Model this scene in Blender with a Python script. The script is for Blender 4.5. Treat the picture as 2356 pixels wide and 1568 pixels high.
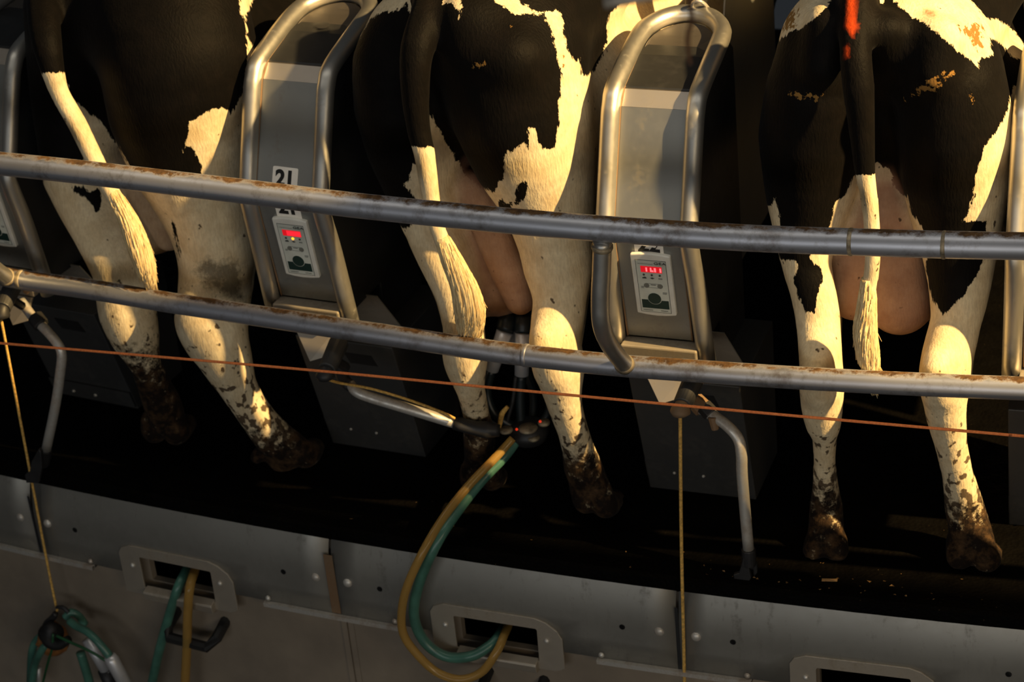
import bpy, bmesh, math, random
import numpy as np
from mathutils import Vector, Matrix
random.seed(7); RNG = np.random.default_rng(7)
sc = bpy.context.scene
for o in list(bpy.data.objects): bpy.data.objects.remove(o)
# ------------------------------------------------------------------ camera
R = 15.12                       # radius of the turning platform; its rim passes through the origin
CAM = Vector((0.0, -19.35137 + R, 3.147939))
FW = Vector((-0.27139695, 0.82979566, -0.48762984))
RT = Vector((0.96090912, 0.26242679, -0.0882374))
UP = Vector((-0.05474813, 0.49251533, 0.86858005))
FPX = 5206.24; W, H = 2356, 1568
cd = bpy.data.cameras.new('camera'); cam = bpy.data.objects.new('camera', cd); sc.collection.objects.link(cam)
cd.sensor_width = 36; cd.lens = FPX / W * 36; cd.clip_start = .05; cd.clip_end = 100
M = Matrix.Identity(4)
for i, v in enumerate((RT, UP, -FW)):
    for j in range(3): M[j][i] = v[j]
M.translation = CAM
cam.matrix_world = M; sc.camera = cam
cd.dof.use_dof = True; cd.dof.focus_distance = 4.75; cd.dof.aperture_fstop = 5.0
# ------------------------------------------------------------------ world, lamps, exposure
sc.view_settings.view_transform = 'Standard'; sc.view_settings.look = 'None'
sc.view_settings.exposure = 0.0; sc.view_settings.gamma = 1.0; sc.view_settings.use_curve_mapping = False
w = bpy.data.worlds.new('hall_light'); sc.world = w; w.use_nodes = True
bg = w.node_tree.nodes['Background']; bg.inputs[0].default_value = (.55, .62, .70, 1); bg.inputs[1].default_value = 0.03
def aim(o, frm, to):
    o.location = frm; o.rotation_euler = (Vector(to) - Vector(frm)).to_track_quat('-Z', 'Y').to_euler()
def lamp(name, kind, frm, to, energy, col, **kw):
    l = bpy.data.lights.new(name, kind); l.energy = energy; l.color = col
    for k, v in kw.items(): setattr(l, k, v)
    o = bpy.data.objects.new(name, l); sc.collection.objects.link(o); aim(o, frm, to); return o
SDIR = Vector((0.86, -0.26, 0.76)).normalized()      # towards the warm floodlight
TGT = Vector((-0.45, .35, .95))
lamp('warm_floodlight', 'SPOT', TGT + SDIR * 7.0, TGT, 7600, (1, .66, .27), spot_size=math.radians(30), spot_blend=.6, shadow_soft_size=.07)
lamp('front_fill', 'AREA', (-1.2, -6.0, 1.0), (-1.2, 0, .5), 50, (.94, .95, .95), shape='RECTANGLE', size=6.0, size_y=1.3)  # added soft fill from the front, standing in for a bright hall
lamp('overhead_strip', 'AREA', (-1.2, -.40, 2.35), (-1.2, -.10, 0), 9, (1, .92, .80), shape='RECTANGLE', size=5.0, size_y=.15)
lamp('warm_low_fill', 'AREA', (.8, -2.9, 1.2), (-.9, .0, -.25), 13, (1, .78, .50), shape='RECTANGLE', size=1.4, size_y=.5)  # added warm fill to brighten the lower wall and opening frames

# ------------------------------------------------------------------ geometry of the place
def CY(a, d, z): return Vector(((R - d) * math.sin(a), R - (R - d) * math.cos(a), z))
def ray(x, y): return (FW + RT * ((x - W / 2) / FPX) - UP * ((y - H / 2) / FPX)).normalized()
def P(x, y, d):
    "photo position -> the point at depth d inward from the platform rim"
    v = ray(x, y); cx, cy = CAM.x, CAM.y - R; r = R - d
    A = v.x * v.x + v.y * v.y; B = 2 * (cx * v.x + cy * v.y); Cc = cx * cx + cy * cy - r * r
    t = (-B - math.sqrt(max(B * B - 4 * A * Cc, 0))) / 2 / A
    return CAM + v * t
def PZ(x, y, z):
    v = ray(x, y); return CAM + v * ((z - CAM.z) / v.z)
def DEP(p): return R - math.hypot(p.x, p.y - R)
def ANG(p): return math.atan2(p.x, R - p.y)
def PXM(p): return FPX / (p - CAM).dot(FW)          # pixels per metre there
def PROJ(v):
    d = v - np.array(CAM); dz = d @ np.array(FW)
    return W / 2 + FPX * (d @ np.array(RT)) / dz, H / 2 - FPX * (d @ np.array(UP)) / dz
AL = 0.06077
# ------------------------------------------------------------------ materials
MATS = {}
class N:
    def __init__(s, name):
        s.m = bpy.data.materials.new(name); s.m.use_nodes = True; s.t = s.m.node_tree; s.b = s.t.nodes['Principled BSDF']; MATS[name] = s.m
    def n(s, k, **kw):
        q = s.t.nodes.new(k)
        for a, v in kw.items(): setattr(q, a, v)
        return q
    def l(s, a, b): s.t.links.new(a, b)
    def co(s, scale=(1, 1, 1), kind='Object'):
        tc = s.n('ShaderNodeTexCoord'); mp = s.n('ShaderNodeMapping'); mp.inputs[3].default_value = scale
        s.l(tc.outputs[kind], mp.inputs[0]); return mp.outputs[0]
    def noise(s, sc_, det=4, rough=.55, vec=None, dist=0):
        q = s.n('ShaderNodeTexNoise'); q.inputs['Scale'].default_value = sc_; q.inputs['Detail'].default_value = det
        q.inputs['Roughness'].default_value = rough; q.inputs['Distortion'].default_value = dist
        s.l(vec if vec is not None else s.co(), q.inputs['Vector']); return q.outputs['Fac']
    def ramp(s, fac, stops):
        q = s.n('ShaderNodeValToRGB'); e = q.color_ramp.elements
        while len(e) < len(stops): e.new(.5)
        for el, (p_, c) in zip(e, stops):
            el.position = p_; el.color = (c, c, c, 1) if not hasattr(c, '__len__') else (*c, 1)
        s.l(fac, q.inputs[0]); return q.outputs[0]
    def mix(s, f, a, b):
        q = s.n('ShaderNodeMix', data_type='RGBA')
        for i, v in ((0, f), (6, a), (7, b)):
            if hasattr(v, 'is_linked') or hasattr(v, 'links'): s.l(v, q.inputs[i])
            elif i == 0: q.inputs[0].default_value = v
            else: q.inputs[i].default_value = (*v, 1)
        return q.outputs[2]
    def math(s, op, a, b=0., c=0., clamp=False):
        q = s.n('ShaderNodeMath', operation=op); q.use_clamp = clamp
        for i, v in enumerate((a, b, c)):
            if hasattr(v, 'links'): s.l(v, q.inputs[i])
            else: q.inputs[i].default_value = v
        return q.outputs[0]
    def attr(s, nm):
        q = s.n('ShaderNodeAttribute'); q.attribute_name = nm; return q.outputs['Fac']
    def bump(s, h, strength=.3, dist=.01):
        q = s.n('ShaderNodeBump'); q.inputs['Strength'].default_value = strength; q.inputs['Distance'].default_value = dist
        s.l(h, q.inputs['Height']); s.l(q.outputs[0], s.b.inputs['Normal'])
    def set(s, **kw):
        for k, v in kw.items():
            i = s.b.inputs[k.replace('_', ' ')]
            if hasattr(v, 'links'): s.l(v, i)
            elif hasattr(v, '__len__'): i.default_value = (*v, 1)
            else: i.default_value = v
        return s.m
def plain(name, col, rough=.5, metal=0., var=.25, sc_=30, emit=None, spec=.5):
    q = N(name); f = q.noise(sc_); dark = tuple(c * (1 - var) for c in col); lite = tuple(min(1, c * (1 + var)) for c in col)
    q.set(Base_Color=q.mix(q.ramp(f, [(.3, 0.), (.7, 1.)]), dark, lite), Roughness=rough, Metallic=metal)
    q.b.inputs['Specular IOR Level'].default_value = spec
    if emit: q.b.inputs['Emission Color'].default_value = (*emit[0], 1); q.b.inputs['Emission Strength'].default_value = emit[1]
    return q.m
def metal(name, col, rough=.34, grime=(.12, .08, .045), amount=.55, streak=(1, 1, 1), top_dirt=False, mtl=.9):
    q = N(name); v = q.co(streak); f1 = q.noise(9, 6, .6, v); f2 = q.noise(55, 5, .7); f3 = q.noise(2.3, 3, .5)
    g = q.ramp(q.math('MULTIPLY', f1, q.math('ADD', f2, .45)), [(amount * .62, 0.), (amount * .62 + .22, 1.)])
    c = q.mix(q.ramp(f3, [(.35, 0.), (.65, 1.)]), tuple(x * .78 for x in col), col)
    c = q.mix(q.math('MULTIPLY', g, .6), c, grime)
    if top_dirt:
        geo = q.n('ShaderNodeNewGeometry'); sp = q.n('ShaderNodeSeparateXYZ'); q.l(geo.outputs['Normal'], sp.inputs[0])
        t = q.ramp(q.math('ADD', sp.outputs[2], q.math('MULTIPLY', q.math('SUBTRACT', q.noise(14, 8, .75), .5), .9)), [(.86, 0.), (1.0, 1.)])
        c = q.mix(t, c, q.mix(q.ramp(f2, [(.4, 0.), (.7, 1.)]), (.06, .03, .010), (.17, .09, .03)))
        q.set(Metallic=q.math('SUBTRACT', mtl, q.math('MULTIPLY', t, mtl)), Roughness=q.math('ADD', rough, q.math('MULTIPLY', t, .5), clamp=True))
    else:
        q.set(Metallic=q.math('SUBTRACT', mtl, q.math('MULTIPLY', g, mtl * .6)), Roughness=q.math('ADD', rough, q.math('MULTIPLY', f2, .18)))
    q.set(Base_Color=c); q.bump(f2, .08, .002)
    return q.m
metal('rail_steel', (.56, .58, .64), .46, top_dirt=True, amount=.8, mtl=.8)
metal('tube_steel', (.62, .61, .57), .33, (.28, .24, .18), .95)
metal('face_steel', (.44, .445, .42), .45, (.20, .16, .11), 1.0, (1, 1, .15))
metal('band_steel', (.66, .60, .52), .42, (.22, .15, .08), 1.1, (1, 1, .15))
metal('top_steel', (.22, .20, .18), .50, (.14, .09, .05), .9)
metal('skirt_steel', (.37, .36, .325), .42, (.06, .058, .05), .88, (4, 4, .3), mtl=.7)
metal('frame_steel', (.56, .50, .41), .46, (.16, .12, .07), .8, mtl=.7)
metal('arm_steel', (.80, .78, .72), .34, (.20, .11, .04), .66, mtl=.6)
metal('rusty_steel', (.30, .22, .14), .60, (.20, .10, .04), .4, mtl=.5)
metal('dark_steel', (.055, .057, .06), .38, (.03, .03, .03), .8, mtl=.6)
metal('box_steel', (.10, .10, .098), .40, (.05, .045, .035), .8, mtl=.6)
metal('shell_steel', (.85, .85, .86), .30, (.3, .25, .2), .95, mtl=.55)
plain('weld_bead', (.30, .25, .17), .6, .4, .75, 45)
plain('rubber_black', (.012, .012, .012), .55)
plain('plastic_dark', (.02, .02, .021), .5)
plain('panel_white', (.74, .74, .68), .4, 0, .12, 12)
plain('panel_inner', (.62, .66, .60), .35, 0, .2, 14)
plain('panel_ink', (.06, .07, .07), .5)
plain('panel_green', (.010, .038, .034), .35, 0, .15)
plain('button_grey', (.17, .18, .16), .4)
plain('display_red', (.25, .005, .01), .3, emit=((1, .01, .02), .55))
plain('digit_red', (.6, .1, .1), .3, emit=((1, .12, .14), 1.6))
plain('lamp_amber', (.8, .4, .02), .3, emit=((1, .42, .02), 2.0))
plain('lamp_red', (.5, .02, .01), .3, emit=((1, .05, .01), .5))
plain('sticker_white', (.92, .88, .80), .5, 0, .05)
plain('sticker_black', (.01, .01, .01), .5)
plain('hose_green', (.06, .165, .125), .30, 0, .3, 20)
plain('hose_thin_green', (.015, .08, .03), .4, 0, .3, 20)
plain('tube_dark', (.010, .016, .018), .4)
plain('rope_yellow', (.66, .40, .10), .85, 0, .4, 150)
plain('rope_orange', (1, .25, .07), .8, 0, .25, 200)
plain('amber_crust', (.30, .12, .03), .6, 0, .5, 40)
plain('pit_floor_grey', (.06, .055, .05), .7)
plain('wire_rust', (.12, .05, .02), .8, 0, .5)
plain('debris', (.30, .17, .06), .7, 0, .5, 40)
q = N('hose_clear'); q.set(Base_Color=(.66, .42, .12), Roughness=.15, Transmission_Weight=.6, IOR=1.35)
q = N('lower_wall'); f = q.noise(3, 5, .6); f2 = q.noise(60, 3)
q.set(Base_Color=q.mix(q.ramp(f, [(.35, 0.), (.7, 1.)]), (.21, .175, .135), (.34, .28, .21)), Roughness=.6); q.bump(f2, .05, .002)
q = N('rubber_mat'); vo = q.n('ShaderNodeTexVoronoi'); vo.inputs['Scale'].default_value = 110; q.l(q.co(), vo.inputs['Vector'])
f = q.noise(6, 6, .7); f2 = q.noise(130, 3, .6); fl = q.noise(28, 2, .5)
spk = q.math('MULTIPLY', q.ramp(f2, [(.70, 0.), (.74, 1.)]), q.ramp(f, [(.48, 0.), (.62, 1.)]))
c = q.mix(q.ramp(f, [(.35, 0.), (.75, 1.)]), (.0012, .0011, .001), (.0030, .0026, .0021))
q.set(Base_Color=q.mix(spk, c, (.10, .07, .04)), Roughness=q.ramp(fl, [(.3, .5), (.7, .75)])); q.b.inputs['Specular IOR Level'].default_value = .05
q.bump(vo.outputs['Distance'], .5, .003)
# cow coat: patch edges, skin and dirt live on the hide as stored values
q = N('cow_coat')
fur = q.noise(190, 3, .6, q.co((1, 1, .22))); jag = q.noise(85, 5, .7, q.co((1, 1, .30))); blot = q.noise(20, 5, .65)
wv = q.math('ADD', q.attr('white'), q.math('MULTIPLY', q.math('SUBTRACT', jag, .5), 1.1))
wf = q.ramp(wv, [(.46, 0.), (.54, 1.)])
sp = q.noise(48, 2, .5, q.co((1, 1, .8))); spots = q.ramp(q.math('ADD', sp, q.math('MULTIPLY', q.attr('spots'), .32)), [(.71, 0.), (.76, 1.)])
whitec = q.mix(q.ramp(blot, [(.35, 0.), (.7, 1.)]), (.66, .53, .33), (.84, .73, .50))
whitec = q.mix(q.ramp(fur, [(.3, 0.), (.6, 1.)]), q.mix(.25, whitec, (.25, .18, .10)), whitec)
blackc = q.mix(q.ramp(blot, [(.45, 0.), (.8, 1.)]), (.0022, .0018, .0016), (.0050, .0037, .003))
c = q.mix(wf, blackc, whitec)
skin = q.mix(q.ramp(blot, [(.3, 0.), (.7, 1.)]), (.30, .15, .095), (.44, .25, .16))
c = q.mix(q.attr('skin'), c, skin)
c = q.mix(q.math('MULTIPLY', q.math('MULTIPLY', spots, wf), .9), c, (.05, .028, .016))
mud = q.ramp(q.math('ADD', q.attr('dirt'), q.math('MULTIPLY', q.math('SUBTRACT', q.noise(38, 7, .78), .5), 2.3)), [(.40, 0.), (.78, 1.)])
c = q.mix(mud, c, q.mix(q.ramp(q.noise(26, 5, .7), [(.45, 0.), (.75, 1.)]), (.012, .008, .006), (.105, .06, .028)))
dung = q.ramp(q.math('ADD', q.attr('dung'), q.math('MULTIPLY', q.math('SUBTRACT', q.noise(70, 4, .6), .5), 2.2)), [(.72, 0.), (.86, 1.)])
c = q.mix(dung, c, (.24, .13, .035))
smg = q.ramp(q.math('ADD', q.attr('smudge'), q.math('MULTIPLY', q.math('SUBTRACT', q.noise(34, 6, .75), .5), 1.8)), [(.45, 0.), (.95, 1.)])
c = q.mix(q.math('MULTIPLY', smg, .75), c, (.035, .028, .02))
c = q.mix(q.attr('paint'), c, (.62, .07, .012))
q.set(Base_Color=c, Roughness=q.math('SUBTRACT', .62, q.math('MULTIPLY', wf, -.12)), Sheen_Weight=.02)
q.b.inputs['Specular IOR Level'].default_value = .075
q.bump(q.math('ADD', fur, q.math('MULTIPLY', blot, .5)), .45, .004)
q = N('tail_hair'); fur = q.noise(160, 3, .6, q.co((1, 1, .15)))
q.set(Base_Color=q.mix(q.ramp(fur, [(.3, 0.), (.65, 1.)]), (.58, .40, .18), (.80, .66, .38)), Roughness=.6); q.bump(fur, .9, .006)

# ------------------------------------------------------------------ mesh helpers
def obj(name, verts, faces, mat, parent=None, smooth=False, label=None, loc=None, rotz=0., bevel=0, solid=0):
    me = bpy.data.meshes.new(name); me.from_pydata([tuple(v) for v in verts], [], faces); me.update()
    bm = bmesh.new(); bm.from_mesh(me); bmesh.ops.recalc_face_normals(bm, faces=bm.faces); bm.to_mesh(me); bm.free()
    o = bpy.data.objects.new(name, me); sc.collection.objects.link(o)
    mats = mat if isinstance(mat, (list, tuple)) else [mat]
    for m_ in mats: me.materials.append(MATS[m_])
    if smooth:
        for p_ in me.polygons: p_.use_smooth = True
    if parent: o.parent = parent
    if loc is not None: o.location = loc
    o.rotation_euler[2] = rotz
    if solid: md = o.modifiers.new('s', 'SOLIDIFY'); md.thickness = solid; md.offset = 0
    if bevel:
        md = o.modifiers.new('b', 'BEVEL'); md.width = bevel; md.segments = 2; md.limit_method = 'ANGLE'; md.angle_limit = .7
    if label: o['label'] = label
    return o
def tag(o, label=None, cat=None, group=None, kind=None):
    for k, v in (('label', label), ('category', cat), ('group', group), ('kind', kind)):
        if v: o[k] = v
    return o
def empty(name, loc=(0, 0, 0), rotz=0.):
    o = bpy.data.objects.new(name, None); sc.collection.objects.link(o); o.location = loc; o.rotation_euler[2] = rotz; o.empty_display_size = .1; return o
class G:
    "collects shapes into one mesh"
    def __init__(s): s.v = []; s.f = []
    def add(s, v, f):
        b = len(s.v); s.v += [Vector(x) for x in v]; s.f += [tuple(b + i for i in q_) for q_ in f]; return s
    def box(s, x0, x1, y0, y1, z0, z1):
        return s.add([(x, y, z) for x in (x0, x1) for y in (y0, y1) for z in (z0, z1)],
                     [(0, 1, 3, 2), (4, 6, 7, 5), (0, 4, 5, 1), (2, 3, 7, 6), (0, 2, 6, 4), (1, 5, 7, 3)])
    def tube(s, pts, r, n=16, caps=True, smooth=0):
        pts = [Vector(p_) for p_ in pts]; rs = list(r) if hasattr(r, '__len__') else [r] * len(pts)
        if smooth: pts, rs = spline(pts, rs, smooth)
        T = [(pts[min(i + 1, len(pts) - 1)] - pts[max(i - 1, 0)]).normalized() for i in range(len(pts))]
        u = T[0].orthogonal().normalized(); b = len(s.v)
        for i, p_ in enumerate(pts):
            u = (u - T[i] * u.dot(T[i])).normalized(); v_ = T[i].cross(u)
            for k in range(n):
                a_ = 2 * math.pi * k / n; s.v.append(p_ + (u * math.cos(a_) + v_ * math.sin(a_)) * rs[i])
        for i in range(len(pts) - 1):
            for k in range(n):
                a0 = b + i * n; s.f.append((a0 + k, a0 + (k + 1) % n, a0 + n + (k + 1) % n, a0 + n + k))
        if caps:
            s.f.append(tuple(b + k for k in range(n))[::-1]); s.f.append(tuple(b + (len(pts) - 1) * n + k for k in range(n)))
        return s
    def lathe(s, c, axis, prof, n=24):
        "profile [(distance along axis, radius)]"
        ax = Vector(axis).normalized(); return s.tube([Vector(c) + ax * h for h, _ in prof], [max(r_, 1e-4) for _, r_ in prof], n)
    def prism(s, poly, ex):
        n = len(poly); v = [Vector(p_) for p_ in poly]; ex = Vector(ex)
        return s.add(v + [p_ + ex for p_ in v], [tuple(range(n))[::-1], tuple(range(n, 2 * n))] + [(i, (i + 1) % n, n + (i + 1) % n, n + i) for i in range(n)])
    def obj(s, name, mat, parent=None, **kw): return obj(name, s.v, s.f, mat, parent, **kw)
    def shift(s, o_): s.v = [x - o_ for x in s.v]; return s
def spline(pts, rs, sub):
    P_ = [pts[0] * 2 - pts[1]] + pts + [pts[-1] * 2 - pts[-2]]; R_ = [rs[0]] + rs + [rs[-1]]; o = []; q_ = []
    for i in range(1, len(P_) - 2):
        for k in range(sub):
            t = k / sub; a, b, c, d = P_[i - 1:i + 3]
            o.append(.5 * ((2 * b) + (c - a) * t + (2 * a - 5 * b + 4 * c - d) * t * t + (-a + 3 * b - 3 * c + d) * t ** 3))
            q_.append(R_[i] * (1 - t) + R_[i + 1] * t)
    o.append(pts[-1]); q_.append(rs[-1]); return o, q_
def px_tube(g, pts, n=14, smooth=6):
    "tube given as photo x, y, depth, radius in metres"
    return g.tube([P(x, y, d) for x, y, d, _ in pts], [r_ for *_, r_ in pts], n, smooth=smooth)
def text_mesh(name, txt, size, mat, parent, matrix, bold=0., ext=.0006, sx=1.):
    cu = bpy.data.curves.new(name, 'FONT'); cu.body = txt; cu.size = size; cu.align_x = 'CENTER'; cu.align_y = 'CENTER'; cu.offset = bold; cu.extrude = ext
    t = bpy.data.objects.new(name + '_src', cu); sc.collection.objects.link(t); bpy.context.view_layer.update()
    me = bpy.data.meshes.new_from_object(t.evaluated_get(bpy.context.evaluated_depsgraph_get())); bpy.data.objects.remove(t)
    me.transform(matrix @ Matrix.Diagonal((sx, 1, 1, 1))); me.materials.clear(); me.materials.append(MATS[mat])
    o = bpy.data.objects.new(name, me); sc.collection.objects.link(o); o.parent = parent; return o
# ------------------------------------------------------------------ platform: mat, skirt, wall, pit floor
def LC(da, d, z): return Vector(((R - d) * math.sin(da), R - (R - d) * math.cos(da), z))
def ring(prof, a0, a1, n):
    v = []; f = []; m = len(prof)
    for i in range(n + 1):
        for d, z in prof: v.append(LC(a0 + (a1 - a0) * i / n, d, z))
    for i in range(n):
        for j in range(m - 1): f.append((i * m + j, (i + 1) * m + j, (i + 1) * m + j + 1, i * m + j + 1))
    return v, f
def sheet(d, th, cuts_a, cuts_z, skip):
    "curved plate made of cells, with openings where skip(da, z) holds"
    v = []; f = []; na, nz = len(cuts_a), len(cuts_z)
    for dd in (d, d + th):
        for a in cuts_a:
            for z in cuts_z: v.append(LC(a, dd(z) if callable(dd) else dd, z))
    o2 = na * nz; sol = {}
    for i in range(na - 1):
        for j in range(nz - 1): sol[i, j] = not skip((cuts_a[i] + cuts_a[i + 1]) / 2, (cuts_z[j] + cuts_z[j + 1]) / 2)
    for (i, j), s in sol.items():
        if not s: continue
        q_ = (i * nz + j, (i + 1) * nz + j, (i + 1) * nz + j + 1, i * nz + j + 1)
        f.append(q_); f.append(tuple(o2 + k for k in q_[::-1]))
        for (e0, e1, nb) in ((0, 1, (i, j - 1)), (1, 2, (i + 1, j)), (2, 3, (i, j + 1)), (3, 0, (i - 1, j))):
            if not sol.get(nb, False): f.append((q_[e1], q_[e0], o2 + q_[e0], o2 + q_[e1]))
    return v, f
SEAM = -.19107
v, f = ring([(.010, -.03), (.010, .002), (.022, .006), (3.4, .006), (3.4, -.06), (.010, -.03)], -.40, .22, 90)
tag(obj('floor', v, f, 'rubber_mat', smooth=False), 'black dimpled rubber mat on the turning platform', kind='structure')
def lin(a, b, n): return [a + (b - a) * i / n for i in range(n + 1)]
HZ0, HZ1 = -.281, -.183
cuts = []
for k in range(-2, 6):
    s = SEAM + k * AL; cuts += lin(s, s + .0222, 3)[:-1] + lin(s + .0222, s + .0368, 2)[:-1] + lin(s + .0368, s + AL, 3)[:-1]
def wskip(a, z):
    da = (a - SEAM) % AL; return .0222 < da < .0368 and HZ0 < z < HZ1
v, f = sheet(.022, .02, cuts, [-1.35, -.9, -.6, HZ0, HZ1, -.15, -.02], wskip)
tag(obj('wall_front', v, f, 'lower_wall'), 'beige lower wall of the platform below the steel skirt', kind='structure')
v, f = ring([(0.35, -.03), (0.35, -.6)], -.4, .22, 60)
tag(obj('wall_inner', v, f, 'rubber_black'), 'dark inner frame under the platform', kind='structure')
tag(G().box(-7, 7, -6, 4, -1.40, -1.35).obj('floor', 'pit_floor_grey'), 'grey concrete floor below the platform', kind='structure')
LAMP = TGT + SDIR * 7.0; v = []; f = []  # added out-of-view board; its inner edge follows lamp rays to shade the rim
for i in range(25):
    p_ = CY(-.207 + .247 * i / 24, .105, .0); q_ = p_ + (LAMP - p_) * ((2.60 - p_.z) / (LAMP.z - p_.z))
    v += [q_, q_ + Vector((0, -1.4, 0)), q_ + Vector((0, -1.4, .05)), q_ + Vector((0, 0, .05))]
    if i: f += [tuple(4 * (i - 1) + k for k in (n_, (n_ + 1) % 4)) + tuple(4 * i + k for k in ((n_ + 1) % 4, n_)) for n_ in range(4)]
tag(obj('shade_board', v, f, 'dark_steel'), 'added board out of view overhead, shading the platform edge from the floodlight', kind='structure')
# one skirt panel per stall
def skirt(k):
    s = SEAM + k * AL; nth = {-1: 'leftmost cut-off', 0: 'lower left', 1: 'centre left', 2: 'centre right', 3: 'rightmost'}[k]
    t = empty('skirt_panel', CY(s, -.012, 0), s); g0 = .00025
    ca = lin(g0, .0190, 4)[:-1] + lin(.0190, .0396, 5)[:-1] + lin(.0396, AL - g0, 4)
    dfun = lambda off: (lambda z: off + (.0 if z < -.06 else (z + .06) * .33))
    v = []; f = []
    def sk(a, z): return .0190 < a < .0396 and z < -.186
    class D(float): pass
    cz = [-.245, -.186, -.14, -.12, -.10, -.08, -.06, -.04, -.02, .004]
    v1, f1 = sheet(0., .004, ca, cz, sk)
    for i, p_ in enumerate(v1):
        z = p_.z
        if z > -.14: p_.y += (z + .14) ** 2 * 1.75
    pl = obj('plate', v1, f1, 'skirt_steel', t, smooth=True)
    for da in (.0030, AL - .0030):
        g = G(); c = LC(da, 0, -.140); g.lathe(c + Vector((0, .004, 0)), (0, -1, 0), [(0, .0128), (.003, .0128), (.0075, .0105), (.010, .006), (.0108, .0005)], 18)
        g.obj('bolt', 'arm_steel', t, smooth=True)
    for da in (.0090, .0516):
        g = G(); c = LC(da, 0, -.141); g.lathe(c + Vector((0, .003, 0)), (0, -1, 0), [(0, .0075), (.0038, .0075), (.0038, .006), (.001, .0055)], 16); g.obj('bolt_hole', 'rubber_black', t)
    # frame round the hose opening
    outer = [(.0180, -.305), (.0180, -.180), (.0187, -.163), (.0205, -.151), (.0366, -.151), (.0385, -.160), (.0404, -.182), (.0412, -.205), (.0412, -.292), (.0405, -.300), (.0395, -.305)]
    inner = [(.0222, HZ0), (.0222, HZ1 - .004), (.0224, HZ1), (.0367, HZ1), (.0369, HZ1 - .004), (.0368, HZ0)]
    bm = bmesh.new(); dd = -.005
    def loop(pp, d): return [bm.verts.new(LC(a, d, z)) for a, z in pp]
    lo = loop(outer, dd); li = loop(inner, dd); es = []
    for L_ in (lo, li):
        for i in range(len(L_)): es.append(bm.edges.new((L_[i], L_[(i + 1) % len(L_)])))
    bmesh.ops.triangle_fill(bm, use_beauty=True, edges=es)
    ex = bmesh.ops.extrude_face_region(bm, geom=list(bm.faces))
    for e in ex['geom']:
        if isinstance(e, bmesh.types.BMVert): e.co.y += .005
    vv = [tuple(v_.co) for v_ in bm.verts]; bm.verts.index_update(); ff = [tuple(v_.index for v_ in f_.verts) for f_ in bm.faces]; bm.free()
    fr = obj('opening_frame', vv, ff, 'frame_steel', t, bevel=.0008)
    for da in (.02055, .0385):
        G().lathe(LC(da, dd, -.214), (0, -1, 0), [(0, .0075), (.003, .0068), (.0055, .003), (.006, .0003)], 16).obj('rivet', 'arm_steel', fr, smooth=True)
    g = G(); sec = [(.001, HZ0 + .004), (-.022, HZ0 - .001), (-.024, HZ0 - .006), (-.020, HZ0 - .028), (0., HZ0 - .034)]
    pv = []; 
    for a in (.0225, .0366): pv += [LC(a, d, z) for d, z in sec]
    n_ = len(sec); g.add(pv, [tuple(range(n_)), tuple(range(n_, 2 * n_))] + [(i, i + 1, n_ + i + 1, n_ + i) for i in range(n_ - 1)])
    g.obj('sill_lip', 'frame_steel', fr, bevel=.002)
    tag(t, f'{nth} grey steel skirt panel' + ('' if k < 0 else {0: ', two hoses hanging from its opening', 1: ', green hose looping into its opening', 2: ', its opening cut by the bottom edge of the photo', 3: ', in the lower right corner'}[k]), 'panel', 'steel skirt panels round the platform edge')
for k in range(-1, 4): skirt(k)
for k in range(0, 4):
    s = SEAM + k * AL; t = empty('joint_strip', CY(s, -.0125, -.25), s)
    g = G(); vv, ff = ring([(0, .006), (-.012, .006), (-.012, -.006), (0, -.006), (0, .006)], -.0138, .0118, 6); g.add(vv, ff); g.obj('strip', 'arm_steel', t)
    g = G(); vv, ff = ring([(0.022, .0), (0.0, .0), (0, -.004), (.022, -.004), (.022, 0)], -.0138, .0118, 6); g.add(vv, ff); g.obj('flange', 'skirt_steel', t)
    for da in (-.0131, .0111): G().lathe(LC(da, 0, .016), (0, -1, 0), [(0, .008), (.004, .007), (.007, .003), (.0075, .0003)], 14).obj('bolt', 'arm_steel', t, smooth=True)
    g = G(); vv, ff = ring([(-.0008, .008), (-.0015, .25 - .06), (.0, .008)], *((-.0008, .0009) if k == 1 else (-.0002, .0003)), 2); g.add(vv, ff); g.obj('weld_seam', 'rusty_steel' if k == 1 else 'dark_steel', t)
    tag(t, ['narrow steel strip under the skirt at the left edge, beside the yellow rope', 'narrow steel strip under the skirt left of the green hose loop', 'narrow steel strip under the skirt crossed by the hanging yellow rope', 'narrow steel strip under the skirt at the lower right corner'][k], 'metal strip', 'steel strips below the skirt joints')
sa = ANG(P(800, 1440, .02)); g = G(); g.add(*ring([(.022, -.24), (.014, -.24), (.014, -1.3), (.022, -1.3)], sa - .0009, sa + .0001, 1)); g.add(*ring([(.022, -.24), (.020, -.24), (.020, -1.3), (.022, -1.3)], sa + .0001, sa + .0012, 1))
tag(g.obj('trim_1', 'lower_wall'), 'narrow vertical seam strip on the beige lower wall', kind='structure')
# black handles bolted to the lower wall under the openings
for k, lab in ((0, 'black angular handle on the beige wall beside the hanging amber hose'), (1, 'black handle cut off by the bottom edge under the middle opening')):
    s = SEAM + k * AL; t = empty('wall_handle', CY(s, .02, -.40), s); g = G(); h = .015
    zz = .02
    g.tube([LC(.0262, .02, .055 - zz), LC(.0262, -.05, .035 - zz), LC(.0268, -.065, .01 - zz), LC(.0345, -.065, .005 - zz), LC(.0362, -.05, .03 - zz), LC(.0362, .02, .055 - zz)], h, 8)
    g.obj('grip', 'rubber_black', t); g = G().tube([LC(.0362, .022, .04 - zz), LC(.0362, .008, .04 - zz)], .022, 6); g.obj('foot', 'plastic_dark', t)
    tag(t, lab, 'handle', 'black handles on the lower wall')
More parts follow.
